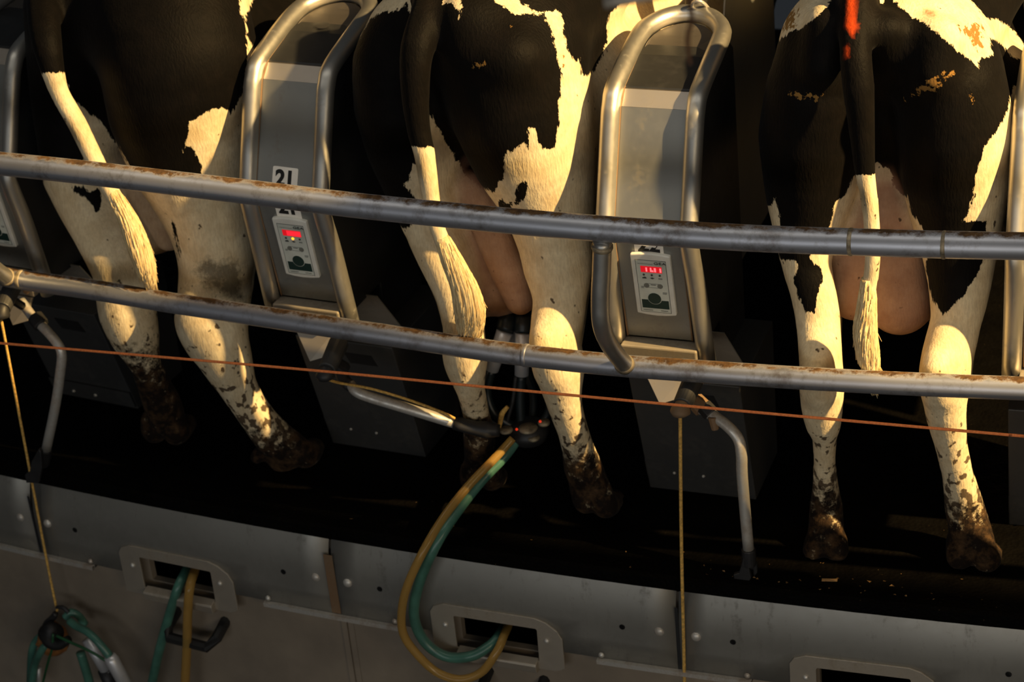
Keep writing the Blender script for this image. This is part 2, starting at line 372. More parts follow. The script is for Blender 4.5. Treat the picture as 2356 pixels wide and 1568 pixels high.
# ------------------------------------------------------------------ cabinets between the stalls
FACE = [(.170, .500), (.178, .545), (.132, .842), (.241, 1.095), (.273, 1.124), (.40, 1.152)]   # (depth, height) of the front
def facepoint(z):
    for (d0, z0), (d1, z1) in zip(FACE, FACE[1:]):
        if z0 <= z <= z1: return d0 + (d1 - d0) * (z - z0) / (z1 - z0)
    return FACE[-1][0]
def frame_on_face(x, z, off=.0):
    "matrix whose x runs right, y up along the face, z out of the face"
    e = .01; d0, d1 = facepoint(z - e), facepoint(z + e); up = Vector((0, d1 - d0, 2 * e)).normalized(); rt = Vector((1, 0, 0)); n_ = rt.cross(up)
    if n_.y > 0: n_ = -n_
    m = Matrix(((rt.x, up.x, n_.x, x), (rt.y, up.y, n_.y, facepoint(z)), (rt.z, up.z, n_.z, z), (0, 0, 0, 1)))
    return m @ Matrix.Translation((0, 0, off))
def plane_pts(m, pts, h0, h1):
    g = G(); n = len(pts); v = [m @ Vector((x, y, h)) for h in (h0, h1) for x, y in pts]
    return g.add(v, [tuple(range(n))[::-1], tuple(range(n, 2 * n))] + [(i, (i + 1) % n, n + (i + 1) % n, n + i) for i in range(n)])
def circ(cx, cy, r, n=24): return [(cx + r * math.cos(2 * math.pi * i / n), cy + r * math.sin(2 * math.pi * i / n)) for i in range(n)]
def rrect(x0, x1, y0, y1, r):
    o = []
    for cx, cy, a0 in ((x1 - r, y1 - r, 0), (x0 + r, y1 - r, 90), (x0 + r, y0 + r, 180), (x1 - r, y0 + r, 270)):
        for i in range(5): a = math.radians(a0 + i * 22.5); o.append((cx + r * math.cos(a), cy + r * math.sin(a)))
    return o
FW2 = .077
def cabinet(k, ang, dz, num, led):
    t = empty('stall_cabinet', CY(ang, 0, dz), ang)
    prof = [(.185, .49), (.185, .545), (.140, .845), (.249, 1.100), (.281, 1.128), (.40, 1.155), (.53, 1.160), (.60, 1.10), (.60, .006 - dz), (.385, .006 - dz), (.385, .49)]
    g = G().prism([(-.088, y, z) for y, z in prof], (.176, 0, 0)); g.obj('side_shell', 'dark_steel', t, bevel=.004)
    def strip(pts, mat, nm, hw=FW2):
        g = G()
        for (d0, z0), (d1, z1) in zip(pts, pts[1:]):
            b = [(-hw, d0, z0), (hw, d0, z0), (hw, d1, z1), (-hw, d1, z1)]; g.add(b, [(0, 1, 2, 3)])
        return g.obj(nm, mat, t, solid=.002)
    strip([FACE[1], FACE[2]], 'face_steel', 'lower_face'); strip([FACE[2], FACE[3]], 'face_steel', 'upper_face'); strip([FACE[3], FACE[4]], 'band_steel', 'bent_band')
    # sloping top with an arched end
    g = G(); pts = [(-FW2, *FACE[4]), (FW2, *FACE[4])]
    for i in range(17):
        a = math.pi * i / 16; pts.append((FW2 * math.cos(a), .455 + .10 * math.sin(a), 1.160 + .012 * math.sin(a)))
    g.prism(pts, (0, 0, -.003)).obj('top_face', 'top_steel', t)
    G().lathe((-.005 if k == 1 else .03, .43, 1.160), (0, -.06, 1), [(0, .017), (.0015, .017), (.002, .0)], 20).obj('plug', 'plastic_dark', t) if k == 1 else None
    G().lathe((.036, FACE[3][0] + .02, 1.110), (0, -.67, .74), [(0, .0035), (.003, .0035), (.003, .0)], 10).obj('screw', 'plastic_dark', t)
    # bent tube round the front
    L_ = [(-.104, .176, .515), (-.100, .150, .70), (-.098, .128, .85), (-.098, .232, 1.098), (-.098, .268, 1.130), (-.098, .42, 1.165)]
    arch = [(-.098 * math.cos(math.pi * i / 12), .455 + .125 * math.sin(math.pi * i / 12), 1.172 + .015 * math.sin(math.pi * i / 12)) for i in range(13)]
    Rr = [(-x, y, z) for x, y, z in L_[::-1]]; Rr[-1] = (.113, .172, .490); Rr[-2] = (.104, .150, .70)
    path = []
    full = L_[:2] + [(-.098, .134, .80), (-.098, .131, .845), (-.098, .150, .89)] + [(-.098, .215, 1.055), (-.098, .238, 1.100), (-.098, .275, 1.131)] + L_[5:] + arch[1:-1] + [(.098, .42, 1.165), (.098, .275, 1.131), (.098, .238, 1.100), (.098, .215, 1.055), (.098, .150, .89), (.098, .131, .845), (.099, .134, .80)] + [(.104, .150, .70), (.113, .172, .487)]
    g = G().tube([Vector(p_) - Vector((0, .004, 0)) for p_ in full], .0215, 16, smooth=4); g.obj('bent_tube', 'tube_steel', t, smooth=True)
    # rust line where the face meets the tube
    for s_ in (-1, 1):
        g = G().tube([(s_ * (FW2 + .001), d - .003, z) for d, z in FACE[1:]], .0022, 6); g.obj('sealant_line', 'rusty_steel', t)
    # bottom bar and bolted plate
    G().box(-.085, .098, .135, .185, .512, .540).obj('bottom_bar', 'frame_steel', t, bevel=.004)
    mp = G().box(-.068, .078, .150, .170, .478, .520).obj('mounting_plate', 'frame_steel', t, bevel=.003)
    for x in (-.053, .062): G().tube([(x, .152, .500), (x, .138, .500)], .0105, 6).obj('bolt', 'rusty_steel', mp, bevel=.001)
    # pedestal box
    pts = [(-.118, .272, .373), (.158, .272, .373), (.158, .377, .006 - dz), (-.118, .377, .006 - dz)]
    bx = G().add([Vector(p_) for p_ in pts] + [Vector((x, .60, z)) for x, z in ((-.118, .373), (.158, .373), (.158, .006 - dz), (-.118, .006 - dz))],
                 [(0, 1, 2, 3), (4, 5, 6, 7), (0, 1, 5, 4), (1, 2, 6, 5), (3, 0, 4, 7), (2, 3, 7, 6)]).obj('pedestal', 'box_steel', t, bevel=.003)
    sl = lambda z: .272 + (.373 - z) / .367 * .105
    g = G(); g.prism([(.012, sl(.335) - .002, .335), (.090, sl(.335) - .002, .335), (.100, sl(.300) - .002, .300), (.022, sl(.300) - .002, .300)], (0, .003, 0)); g.obj('slot', 'rubber_black', bx)
    g = G(); z0, z1 = .03, .085; g.prism([(-.118, sl(z1) - .004, z1), (.158, sl(z1) - .004, z1), (.158, sl(z0) - .004, z0), (-.118, sl(z0) - .004, z0)], (0, .004, 0)); g.obj('kick_strip', 'box_steel', bx)
    for x in (-.045, .03): G().lathe((x, sl(.05) - .004, .05), (0, -1, 0), [(0, .005), (.004, .003), (.0045, .0)], 10).obj('screw', 'arm_steel', bx)
    G().prism([(-.06, .36, .373), (.150, .36, .373), (.118, .30, .50), (-.06, .30, .50)], (0, .004, 0)).obj('back_plate', 'frame_steel', t)
    # stickers
    def sticker(x, z, txt, w_=.068, h_=.058, rot=0., s=.052):
        m = frame_on_face(x, z, .0015) @ Matrix.Rotation(rot, 4, 'Z')
        st = plane_pts(m, rrect(-w_ / 2, w_ / 2, -h_ / 2, h_ / 2, .004), 0, .0008).obj('number_sticker', 'sticker_white', t)
        text_mesh('number', txt, s, 'sticker_black', st, m @ Matrix.Translation((0, 0, .0012)), bold=.0022, sx=.98)
    if k == 1: sticker(-.001, .882, num, rot=math.radians(-1)); sticker(.002, .814, num)
    elif k == 2: sticker(-.012, .835, num, rot=math.radians(-7)); sticker(.000, .806, num)
    else: sticker(-.001, .875, num); sticker(.001, .815, num)
    # control panel
    m = frame_on_face(.003, .703, .0); Wp, Hp = .094, .170
    def uv(u, v_): return ((u - .5) * Wp, (.5 - v_) * Hp)
    outl = [uv(0, .01)] + [uv(u, .01 - .03 * math.sin(math.pi * u)) for u in (.25, .5, .75)] + [uv(1, .01), uv(1, .99)] + [uv(u, .99 + .03 * math.sin(math.pi * u)) for u in (.75, .5, .25)] + [uv(0, .99)]
    cp = plane_pts(m, outl, 0, .012).obj('control_panel', 'panel_white', t, bevel=.003)
    def on(name, pts, mat, h=.0006, base=.012): return plane_pts(m, [uv(*q_) for q_ in pts], base - .0005, base + h).obj(name, mat, cp)
    def rect(u0, u1, v0, v1): return [(u0, v0), (u1, v0), (u1, v1), (u0, v1)]
    on('outline', rect(.115, .885, .085, .955), 'panel_ink', .0003); on('key_field', rect(.128, .872, .093, .947), 'panel_inner', .0006)
    B = .0125
    on('display', rect(.235, .765, .185, .285), 'display_red', .0006, B)
    for u0, u1, v_ in ((.17, .55, .145),): on('rule_line', rect(u0, u1, v_, v_ + .004), 'panel_ink', .0004, B)
    if led == 'digits':
        for u0, u1 in ((.36, .40), (.47, .51), (.57, .62), (.71, .75)): on('digit', rect(u0, u1, .205, .27), 'digit_red', .0011, B)
        on('digit', rect(.51, .55, .245, .27), 'digit_red', .0011, B)
    else:
        on('digit', rect(.36, .755, .195, .275), 'digit_red2', .0011, B)
    for i, u in enumerate((.30, .50, .70)):
        lit = (k == 1 and i == 1)
        on('indicator', [(u + .028 * math.cos(a) * (1.3 if lit else 1), .325 + .0155 * math.sin(a) * (1.3 if lit else 1)) for a in [j * math.pi / 8 for j in range(16)]], 'lamp_amber' if lit else 'panel_ink', .0015, B)
    on('icon', [(.25, .375), (.32, .360), (.355, .375), (.355, .392), (.25, .392)], 'panel_ink', .0004, B); on('icon', [(.44, .380), (.50, .365), (.56, .380), (.50, .395)], 'panel_ink', .0004, B)
    for u in (.66, .685, .71, .735): on('icon', rect(u, u + .014, .37, .39), 'panel_ink', .0004, B)
    el = lambda cu, cv, r_: [(cu + r_ * math.cos(a), cv + r_ * Wp / Hp * math.sin(a)) for a in [j * math.pi / 12 for j in range(24)]]
    on('key_outline', rect(.33, .68, .470, .474), 'panel_ink', .0004, B); on('key_outline', rect(.33, .68, .535, .539), 'panel_ink', .0004, B)
    for u in (.335, .675): on('button', el(u, .505, .068), 'button_grey', .0012, B)
    on('key_text', rect(.44, .57, .485, .495), 'panel_ink', .0004, B); on('key_text', rect(.19, .27, .525, .533), 'panel_ink', .0004, B); on('key_text', rect(.19, .26, .545, .552), 'panel_ink', .0004, B)
    on('key_text', rect(.72, .83, .605, .613), 'panel_ink', .0004, B); on('key_text', rect(.72, .82, .625, .632), 'panel_ink', .0004, B)
    on('green_field', rect(.165, .845, .745, .885), 'panel_green', .0005, B)
    on('key_ring', el(.50, .715, .178), 'panel_inner', .0009, B); on('green_key', el(.50, .715, .165), 'panel_green', .0014, B)
    for u0, u1 in ((.18, .42), (.62, .80)): on('fine_print', rect(u0, u1, .915, .923), 'panel_ink', .0004, B)
    x, y = uv(.735, .128); text_mesh('lettering', 'GEA', .0098, 'panel_ink', cp, m @ Matrix.Translation((x, y, .0135)), sx=1.55)
    return t
plain('digit_red2', (.5, .02, .03), .3, emit=((1, .02, .035), 1.0))
def fitcab(pl, pr, k):
    a, b = P(*pl, .241), P(*pr, .241); return (ANG(a) + ANG(b)) / 2, (a.z + b.z) / 2 - 1.095
a1, z1 = fitcab((607, 182), (735, 192), 1); a2, z2 = fitcab((1431, 245), (1580.6, 252.7), 2)
print('cab', a1, z1, a2, z2, a2 - a1)
a0 = a1 - (a2 - a1); a3 = a2 + (a2 - a1)
CABS = {}
for k, ang, dz, num, led, lab in ((0, a0, -.012, '20', 'digits', 'steel stall cabinet cut off by the left edge of the photo'), (1, a1, z1, '21', 'block', 'steel stall cabinet numbered 21 with the lit amber indicator'),
                             (2, a2, z2, '22', 'digits', 'steel stall cabinet numbered 22 behind the bent rail post'), (3, a3, z2, '23', 'digits', 'steel stall cabinet cut off by the right edge of the photo')):
    CABS[k] = cabinet(k, ang, dz, num, led); tag(CABS[k], lab, 'cabinet', 'stall cabinets')
# stall dividers: bent tube and hanging steel sheet behind each cabinet
for k in range(4):
    ang = (a0, a1, a2, a3)[k]; t = empty('stall_divider', CY(ang, .6, .006), ang)
    g = G().tube([(-.02, .05, 0), (-.02, .05, .95), (-.02, .10, 1.22), (-.02, .35, 1.36), (-.02, 1.5, 1.36), (-.02, 1.5, 0)], .026, 14, smooth=5); g.obj('tube_frame', 'dark_steel', t, smooth=True)
    g = G().prism([(.03, .08, .45), (.03, .05, .95), (.03, .16, 1.22), (.03, .60, 1.22), (.03, .60, .45)], (.004, 0, 0)); g.obj('sheet', 'face_steel', t)
    tag(t, ['dark tube and sheet stall divider left of the leftmost cow', 'dark tube and sheet stall divider behind cabinet 21', 'dark tube and sheet stall divider left of the rightmost cow, behind cabinet 22', 'dark tube and sheet stall divider at the right edge behind the cut-off cabinet'][k], 'stall divider', 'stall dividers between the cows')
# ------------------------------------------------------------------ rails
def rail_pts(pix, d): return [P(x, y, d) for x, y in pix]
def extend(pts, n0=.5):
    a = pts[0] + (pts[0] - pts[1]).normalized() * n0; b = pts[-1] + (pts[-1] - pts[-2]).normalized() * n0
    return [a] + pts + [b]
t = empty('upper_rail', P(1386, 530, -.143))
o_ = Vector(t.location)
top = [(-40, 372), (180, 395), (400, 421), (600, 445), (800, 470), (1000, 491), (1200, 510.5), (1400, 527), (1600, 540.5), (1780, 550), (1956, 556), (2150, 562), (2400, 567)]
G().tube(extend(rail_pts(top, -.143)), .0280, 20, smooth=4).shift(o_).obj('pipe', 'rail_steel', t, smooth=True)
for x, y in ((1958, 556), (2172, 563)):
    c = P(x, y, -.143); tg = (P(x + 20, y + .6, -.143) - P(x - 20, y - .6, -.143)).normalized()
    G().lathe(c - tg * .0045, tg, [(0, .0280), (.002, .0291), (.0045, .0294), (.007, .0291), (.009, .0280)], 20).shift(o_).obj('weld', 'weld_bead', t, smooth=True)
tag(t, 'upper grey steel pipe rail with brown dirt along its top, across the whole photo', 'rail')
t = empty('lower_rail', P(1440, 838, .042)); o_ = Vector(t.location)
low = [(-40, 625), (60, 645), (200, 664), (380, 694), (560, 721), (730, 747), (900, 772), (1050, 795), (1200, 816), (1400, 838), (1600, 853), (1790, 866), (1980, 877), (2170, 886), (2400, 895)]
G().tube(extend(rail_pts(low, .042)), .0258, 20, smooth=4).shift(o_).obj('pipe', 'rail_steel', t, smooth=True)
for x, y in ((1210, 817), (52, 643)):
    c = P(x, y, .042); tg = (P(x + 20, y + 2, .042) - P(x - 20, y - 2, .042)).normalized()
    G().lathe(c - tg * .006, tg, [(0, .026), (.003, .0275), (.009, .0275), (.012, .026)], 20).shift(o_).obj('weld', 'weld_bead' if x < 100 else 'rail_steel', t, smooth=True)
tag(t, 'lower grey steel pipe rail running in front of the cows hocks', 'rail')
for pp, lab in (([(1386, 552, -.143, .0205), (1384, 620, -.143, .0205), (1381, 690, -.143, .0205), (1384, 745, -.135, .0205), (1402, 792, -.08, .0205), (1440, 842, .03, .0205)], 'bent steel post joining the two rails in front of cabinet 22'),
                ([(-70, 400, -.143, .0205), (-68, 500, -.143, .0205), (-60, 560, -.135, .0205), (-20, 610, -.07, .0205), (18, 640, .03, .0205)], 'bent steel post at the left edge meeting the lower rail')):
    o_ = P(*pp[-1][:3]); t = empty('rail_post', o_); px_tube(G(), pp, 18).shift(o_).obj('tube', 'tube_steel', t, smooth=True)
    for q_, q2 in ((pp[0], pp[1]), (pp[-1], pp[-2])):
        c = P(*q_[:3]); c2 = P(*q2[:3]); ax = (c2 - c).normalized()
        G().lathe(c + ax * .012, ax, [(0, .0235), (.006, .0238), (.012, .0212)], 18).shift(o_).obj('weld', 'weld_bead', t, smooth=True)
    tag(t, lab, 'post', 'bent posts between the rails')
# ------------------------------------------------------------------ cords
def cord(name, pix, mat, lab, grp=None, r_=.0035, smooth=5, cat='rope', fr=None):
    g = G(); px_tube(g, [(x, y, d, r_) for x, y, d in pix], 8, smooth); o_ = P(*pix[0]); o = g.shift(o_).obj(name, mat, loc=o_, smooth=True); tag(o, lab, cat, grp); return o
A_, B_ = P(-60, 784, -.30), P(2420, 1009, -.30); pts = []
g = G(); prs = [(-60, 784), (0, 789), (385, 822), (770, 856), (1150, 893), (1565, 932), (1960, 968), (2356, 1003), (2420, 1009)]
g.tube(extend([P(x, y, -.14) for x, y in prs], 1.2), .0032, 8, smooth=4); o_ = P(1150, 893, -.14)
tag(g.shift(o_).obj('stop_cord', 'rope_orange', loc=o_, smooth=True), 'thin orange cord stretched across in front of all the cows', 'cord')
# ------------------------------------------------------------------ support arms
def arm_bracket(k):
    ang = (a0, a1, a2, a3)[k]; dz = (-.012, z1, z2, z2)[k]
    t = empty('arm_bracket', CY(ang, 0, dz), ang)
    G().prism([(-.040, .150, .475), (.070, .150, .475), (.05, .135, .41), (.005, .125, .395)], (0, .006, 0)).obj('gusset', 'frame_steel', t, bevel=.001)
    ax = Vector((.35, .25, .9)).normalized()
    G().lathe((.030, .115, .412), ax, [(0, .010), (0, .036), (.006, .038), (.008, .036), (.008, .025), (.018, .025), (.018, .038), (.024, .038), (.026, .034), (.026, .01)], 24).obj('flange_discs', 'arm_steel', t, smooth=False, bevel=.001)
    gx, gy = ((1565, 948), (748, 866), (2, 725))[(k + 1) % 3 if False else {2: 0, 1: 1, 0: 2}[k]]; mi = (Matrix.Translation(CY(ang, 0, dz)) @ Matrix.Rotation(ang, 4, 'Z')).inverted()
    q0 = mi @ P(gx + 32, gy - 78, .085); q1 = mi @ P(gx + 4, gy - 16, -.005); q2 = mi @ P(gx, gy, -.012)
    G().tube([q0, q1], [.0245, .0215], 20).obj('cord_cylinder', 'box_steel', t, smooth=False, bevel=.002)
    G().tube([mi @ P(gx + 6, gy - 22, .005), q1, q1 + (q2 - q1) * .6, q2, q2 + Vector((0, 0, -.004))], [.017, .017, .0225, .0235, .019], 20).obj('cord_guide', 'rusty_steel' if k == 2 else 'plastic_dark', t, smooth=True)
    G().tube([mi @ P(gx + 20, gy - 40, .04), mi @ P(gx + 48, gy - 22, .09)], .012, 8).obj('cross_link', 'rusty_steel' if k == 2 else 'plastic_dark', t)
    return t
for k, lab in ((0, 'steel bracket with dark cord guide at the left edge under the lower rail'), (1, 'steel bracket with black cord guide below cabinet 21'), (2, 'steel bracket with round metal cord guide below cabinet 22')):
    tag(arm_bracket(k), lab, 'bracket', 'arm brackets under the cabinets')
def end_fork(t, o_, p, q, r_=.017):
    "dark clamp at the arm's end: sleeve from p to q, then two prongs"
    a, b = P(*p), P(*q); ax = (b - a).normalized()
    G().lathe(a, ax, [(0, r_), ((b - a).length, r_)], 16).shift(o_).obj('end_sleeve', 'plastic_dark', t, bevel=.002)
    return a, b, ax
# arm 22 hangs down
o_ = P(1640, 950, .09); t = empty('support_arm', o_)
px_tube(G(), [(1594, 918, .12, .015), (1612, 936, .11, .016), (1640, 955, .09, .0135), (1672, 978, .075, .0132), (1698, 1008, .065, .0132), (1706, 1045, .06, .0132), (1708, 1100, .06, .0132), (1722, 1262, .055, .0132)], 16).shift(o_).obj('tube', 'arm_steel', t, smooth=True)
px_tube(G(), [(1598, 920, .118, .022), (1618, 940, .106, .023)], 8, 1).shift(o_).obj('rusty_collar', 'rusty_steel', t, bevel=.002)
px_tube(G(), [(1618, 932, .10, .019), (1636, 952, .092, .020)], 6, 1).shift(o_).obj('clamp_nut', 'plastic_dark', t, bevel=.002)
px_tube(G(), [(1640, 958, .08, .012), (1646, 988, .075, .009)], 10, 1).shift(o_).obj('wing_screw', 'rusty_steel', t, bevel=.002)
a_, b_, ax = end_fork(t, o_, (1722, 1262, .055), (1724, 1298, .055))
G().prism([P(x, y, .04) for x, y in ((1712, 1275), (1722, 1298), (1728, 1330), (1716, 1350), (1690, 1340), (1687, 1322), (1700, 1318), (1706, 1296))], Vector((0, .012, 0))).shift(o_).obj('hook_prong', 'plastic_dark', t, bevel=.002)
G().prism([P(x, y, .06) for x, y in ((1724, 1298), (1741, 1296), (1742, 1318), (1734, 1328), (1732, 1310), (1726, 1310))], Vector((0, .012, 0))).shift(o_).obj('hook_prong', 'plastic_dark', t, bevel=.002)
tag(t, 'bent steel support arm with rusty elbow hanging below cabinet 22', 'support arm', 'support arms')
# arm 20 hangs down at left
o_ = P(60, 700, .10); t = empty('support_arm', o_)
px_tube(G(), [(48, 692, .12, .013), (78, 732, .10, .013), (105, 758, .085, .013), (132, 790, .07, .013), (142, 815, .065, .013), (138, 860, .06, .013), (128, 930, .055, .013), (106, 1036, .05, .013)], 16).shift(o_).obj('tube', 'arm_steel', t, smooth=True)
px_tube(G(), [(80, 728, .10, .022), (96, 748, .09, .022)], 8, 1).shift(o_).obj('clamp_nut', 'plastic_dark', t, bevel=.002)
px_tube(G(), [(106, 1034, .05, .017), (98, 1085, .045, .015)], 10, 1).shift(o_).obj('end_sleeve', 'plastic_dark', t, bevel=.002)
G().prism([P(x, y, -.03) for x, y in ((88, 1034), (94, 1040), (96, 1075), (88, 1112), (60, 1110), (57, 1092), (68, 1085), (72, 1062))], Vector((0, .014, 0))).shift(o_).obj('cord_clip', 'plastic_dark', t, bevel=.002)
tag(t, 'bent steel support arm at the left whose dark clip holds the yellow cord', 'support arm', 'support arms')
# arm 21 swung out under the cow
o_ = P(800, 850, .10); t = empty('support_arm', o_)
px_tube(G(), [(784, 838, .12, .017), (790, 870, .10, .016), (806, 888, .08, .0145)], 14, 3).shift(o_).obj('elbow', 'plastic_dark', t, smooth=True)
px_tube(G(), [(806, 882, .085, .012), (818, 898, .075, .0135), (845, 911, .075, .0135), (930, 937, .09, .0135), (1050, 974, .13, .0135)], 16).shift(o_).obj('tube', 'arm_steel', t, smooth=True)
px_tube(G(), [(1044, 972, .128, .0175), (1092, 984, .14, .018), (1120, 988, .15, .022), (1150, 990, .16, .015)], 14, 3).shift(o_).obj('rubber_end', 'plastic_dark', t, smooth=True)
tag(t, 'straight steel support arm reaching right towards the milking cluster', 'support arm', 'support arms')
cord('pull_cord', [(752, 870, -.01), (764, 876, .02), (790, 882, .07), (850, 893, .055), (930, 916, .07), (1010, 945, .09), (1046, 962, .11)], 'rope_yellow', 'yellow cord lying along the straight support arm', 'yellow pull cords', .0035)
cord('pull_cord', [(1565, 950, -.014), (1566, 1100, -.014), (1568, 1260, -.014), (1571, 1400, -.016), (1573, 1480, -.018), (1576, 1640, -.02)], 'rope_yellow', 'yellow cord hanging straight down below cabinet 22', 'yellow pull cords', .0042)
cord('pull_cord', [(3, 735, -.014), (36, 910, -.018), (70, 1090, -.022), (100, 1250, -.03), (127, 1385, -.04), (132, 1398, -.04), (128, 1412, -.04)], 'rope_yellow', 'yellow cord at left tied to the hanging milking cluster', 'yellow pull cords', .0036)
# ------------------------------------------------------------------ milk hoses
def hose(pix, mat, lab, grp): 
    g = px_tube(G(), pix, 16, 8); o_ = P(*pix[0][:3]); o = g.shift(o_).obj('milk_hose', mat, loc=o_, smooth=True); tag(o, lab, 'hose', grp); return o
gr = 'hoses from the platform openings'
hose([(1190, 1012, .22, .012), (1160, 1050, .18, .0135), (1112, 1100, .13, .0135), (1060, 1165, .06, .0135), (1010, 1240, -.02, .0135), (972, 1320, -.05, .0135), (953, 1390, -.06, .0135), (958, 1440, -.06, .0135), (985, 1484, -.06, .0135), (1030, 1510, -.055, .0135), (1085, 1508, -.05, .0135), (1130, 1482, -.02, .0135), (1152, 1456, .02, .0135), (1172, 1425, .12, .0135)], 'hose_green', 'thick green hose looping from the cluster into the middle opening', gr)
hose([(1180, 1008, 0.186, .010), (1140, 1052, 0.146, .011), (1077, 1118, 0.086, .011), (1022, 1188, 0.016, .011), (977, 1262, -0.054, .011), (938, 1345, -0.084, .011), (924, 1410, -0.089, .011), (930, 1462, -0.089, .011), (965, 1510, -0.089, .011), (1008, 1547, -0.084, .011), (1060, 1562, -0.079, .011), (1108, 1545, -0.064, .011), (1142, 1500, -0.044, .011), (1160, 1460, -0.004, .011), (1178, 1418, 0.096, .011)], 'hose_clear', 'clear amber hose looping outside the green one', gr)
hose([(448, 1268, .14, .013), (430, 1308, .04, .013), (410, 1350, -.02, .013), (392, 1405, -.03, .013), (368, 1490, -.035, .013), (350, 1570, -.035, .013), (336, 1650, -.035, .013)], 'hose_green', 'thick green hose hanging straight from the left opening', gr)
hose([(462, 1268, 0.118, .0125), (448, 1312, 0.018, .0125), (437, 1350, -0.042, .0125), (432, 1410, -0.052, .0125), (430, 1490, -0.052, .0125), (426, 1570, -0.052, .0125), (424, 1650, -0.052, .0125)], 'hose_clear', 'amber hose hanging straight from the left opening', gr)
# ------------------------------------------------------------------ milking clusters
CD = .25
o_ = P(1215, 985, CD); t = empty('milking_cluster', o_)
g = G(); g.lathe(o_ - Vector((0, 0, .035)), (0, 0, 1), [(0, .02), (.004, .042), (.022, .05), (.030, .050), (.046, .042), (.058, .02), (.060, .002)], 24); g.shift(o_).obj('claw', 'plastic_dark', t, smooth=True)
for x, y, r_ in ((1165, 992, .016), (1215, 988, .022), (1228, 1010, .014), (1252, 975, .014)):
    c = P(x, y, CD - .035); G().lathe(c, (0, 0, 1), [(0, r_), (.004, r_ * 1.1), (.008, r_)], 18).shift(o_).obj('claw_ring', 'weld_bead', t, smooth=True)
for x, y in ((1189, 987), (1243, 969)):
    c = P(x, y, CD - .065); G().lathe(c, (0, -1, .4), [(0, .0035), (.003, .003), (.004, 0)], 10).shift(o_).obj('indicator', 'lamp_red', t)
for top_, mid, bot in (((1172, 726, .31), (1161, 762, .28), (1131, 850, .26)), ((1206, 726, .31), (1204, 765, .29), (1200, 862, .27)), ((1160, 712, .42), (1180, 752, .40), (1200, 830, .37)), ((1235, 712, .42), (1238, 752, .40), (1240, 840, .37))):
    px_tube(G(), [(*top_, .0225), (*[(a + b) / 2 for a, b in zip(top_, mid)], .024), (*mid, .0215)], 16, 4).shift(o_).obj('liner_mouth', 'tube_dark', t, smooth=True)
    px_tube(G(), [(*mid, .0205), (*bot, .0175)], 18, 1).shift(o_).obj('teat_cup_shell', 'shell_steel', t, smooth=True)
for pp in ([(1131, 850, .26, .011), (1121, 900, .25, .011), (1134, 945, .24, .011), (1160, 968, .24, .011), (1190, 985, .25, .011)], [(1200, 862, .27, .0115), (1197, 920, .26, .0115), (1199, 985, .25, .0115)],
           [(1200, 830, .37, .010), (1225, 900, .33, .010), (1225, 960, .29, .010), (1218, 985, .27, .010)], [(1240, 840, .37, .010), (1262, 900, .34, .010), (1262, 945, .30, .010), (1235, 985, .27, .010)]):
    px_tube(G(), pp, 12).shift(o_).obj('milk_tube', 'tube_dark', t, smooth=True)
for pp in ([(1124, 850, .25, .0055), (1106, 895, .24, .0055), (1100, 935, .23, .0055), (1120, 962, .23, .0055), (1165, 985, .24, .0055)], [(1187, 866, .26, .0055), (1180, 920, .25, .0055), (1168, 965, .24, .0055), (1172, 985, .24, .0055)]):
    px_tube(G(), pp, 10).shift(o_).obj('pulse_tube', 'rubber_black', t, smooth=True)
px_tube(G(), [(1168, 935, .22, .005), (1155, 952, .215, .007), (1150, 975, .215, .006), (1146, 990, .22, .004)], 10).shift(o_).obj('hook', 'rope_yellow', t, smooth=True)
tag(t, 'milking cluster with shiny teat cups attached under the middle cow', 'milking cluster', 'milking clusters')
# cluster hanging on the cord at the lower left
HD = -.05
o_ = P(130, 1440, HD); t = empty('milking_cluster', o_)
g = G(); g.lathe(P(126, 1500, HD), (.1, 0, 1), [(0, .010), (.010, .030), (.025, .041), (.040, .044), (.055, .042), (.070, .036), (.085, .024), (.10, .018), (.105, .003)], 24); g.v = [p_ + Vector(RNG.normal(0, .0018, 3)) for p_ in g.v]; g.shift(o_).obj('claw', 'amber_crust', t, smooth=True)
G().lathe(P(118, 1462, HD - .02), (.3, -.3, 1), [(0, .020), (.006, .034), (.014, .036), (.018, .026), (.030, .027), (.034, .018), (.048, .017), (.050, .002)], 18).shift(o_).obj('claw_cover', 'rubber_black', t, smooth=True)
px_tube(G(), [(100, 1452, HD - .03, .014), (112, 1474, HD - .045, .018), (135, 1482, HD - .045, .016), (158, 1470, HD - .04, .012)], 10).shift(o_).obj('manifold', 'rubber_black', t, smooth=True)
px_tube(G(), [(128, 1410, HD, .008), (122, 1420, HD, .010), (108, 1432, HD, .009), (98, 1450, HD, .007)], 10).shift(o_).obj('hanger', 'plastic_dark', t, smooth=True)
px_tube(G(), [(130, 1396, HD, .005), (145, 1397, HD, .006), (158, 1408, HD, .006)], 10).shift(o_).obj('hook', 'plastic_dark', t, smooth=True)
for pp in ([(160, 1428, HD - .02, .011), (176, 1440, HD - .03, .011), (200, 1452, HD - .04, .011), (225, 1475, HD - .05, .011), (252, 1508, HD - .05, .012)],
           [(150, 1420, HD, .011), (162, 1408, HD + .01, .011), (180, 1415, HD + .02, .011), (195, 1435, HD + .03, .011)],
           [(104, 1460, HD, .011), (86, 1470, HD - .01, .011), (74, 1500, HD - .02, .012), (70, 1580, HD - .02, .012)],
           [(112, 1480, HD - .03, .011), (98, 1492, HD - .04, .011), (80, 1530, HD - .04, .011), (72, 1590, HD - .04, .012)],
           [(185, 1500, HD, .013), (196, 1535, HD, .013), (212, 1590, HD, .013)]):
    px_tube(G(), pp, 12).shift(o_).obj('milk_tube', 'hose_green', t, smooth=True)
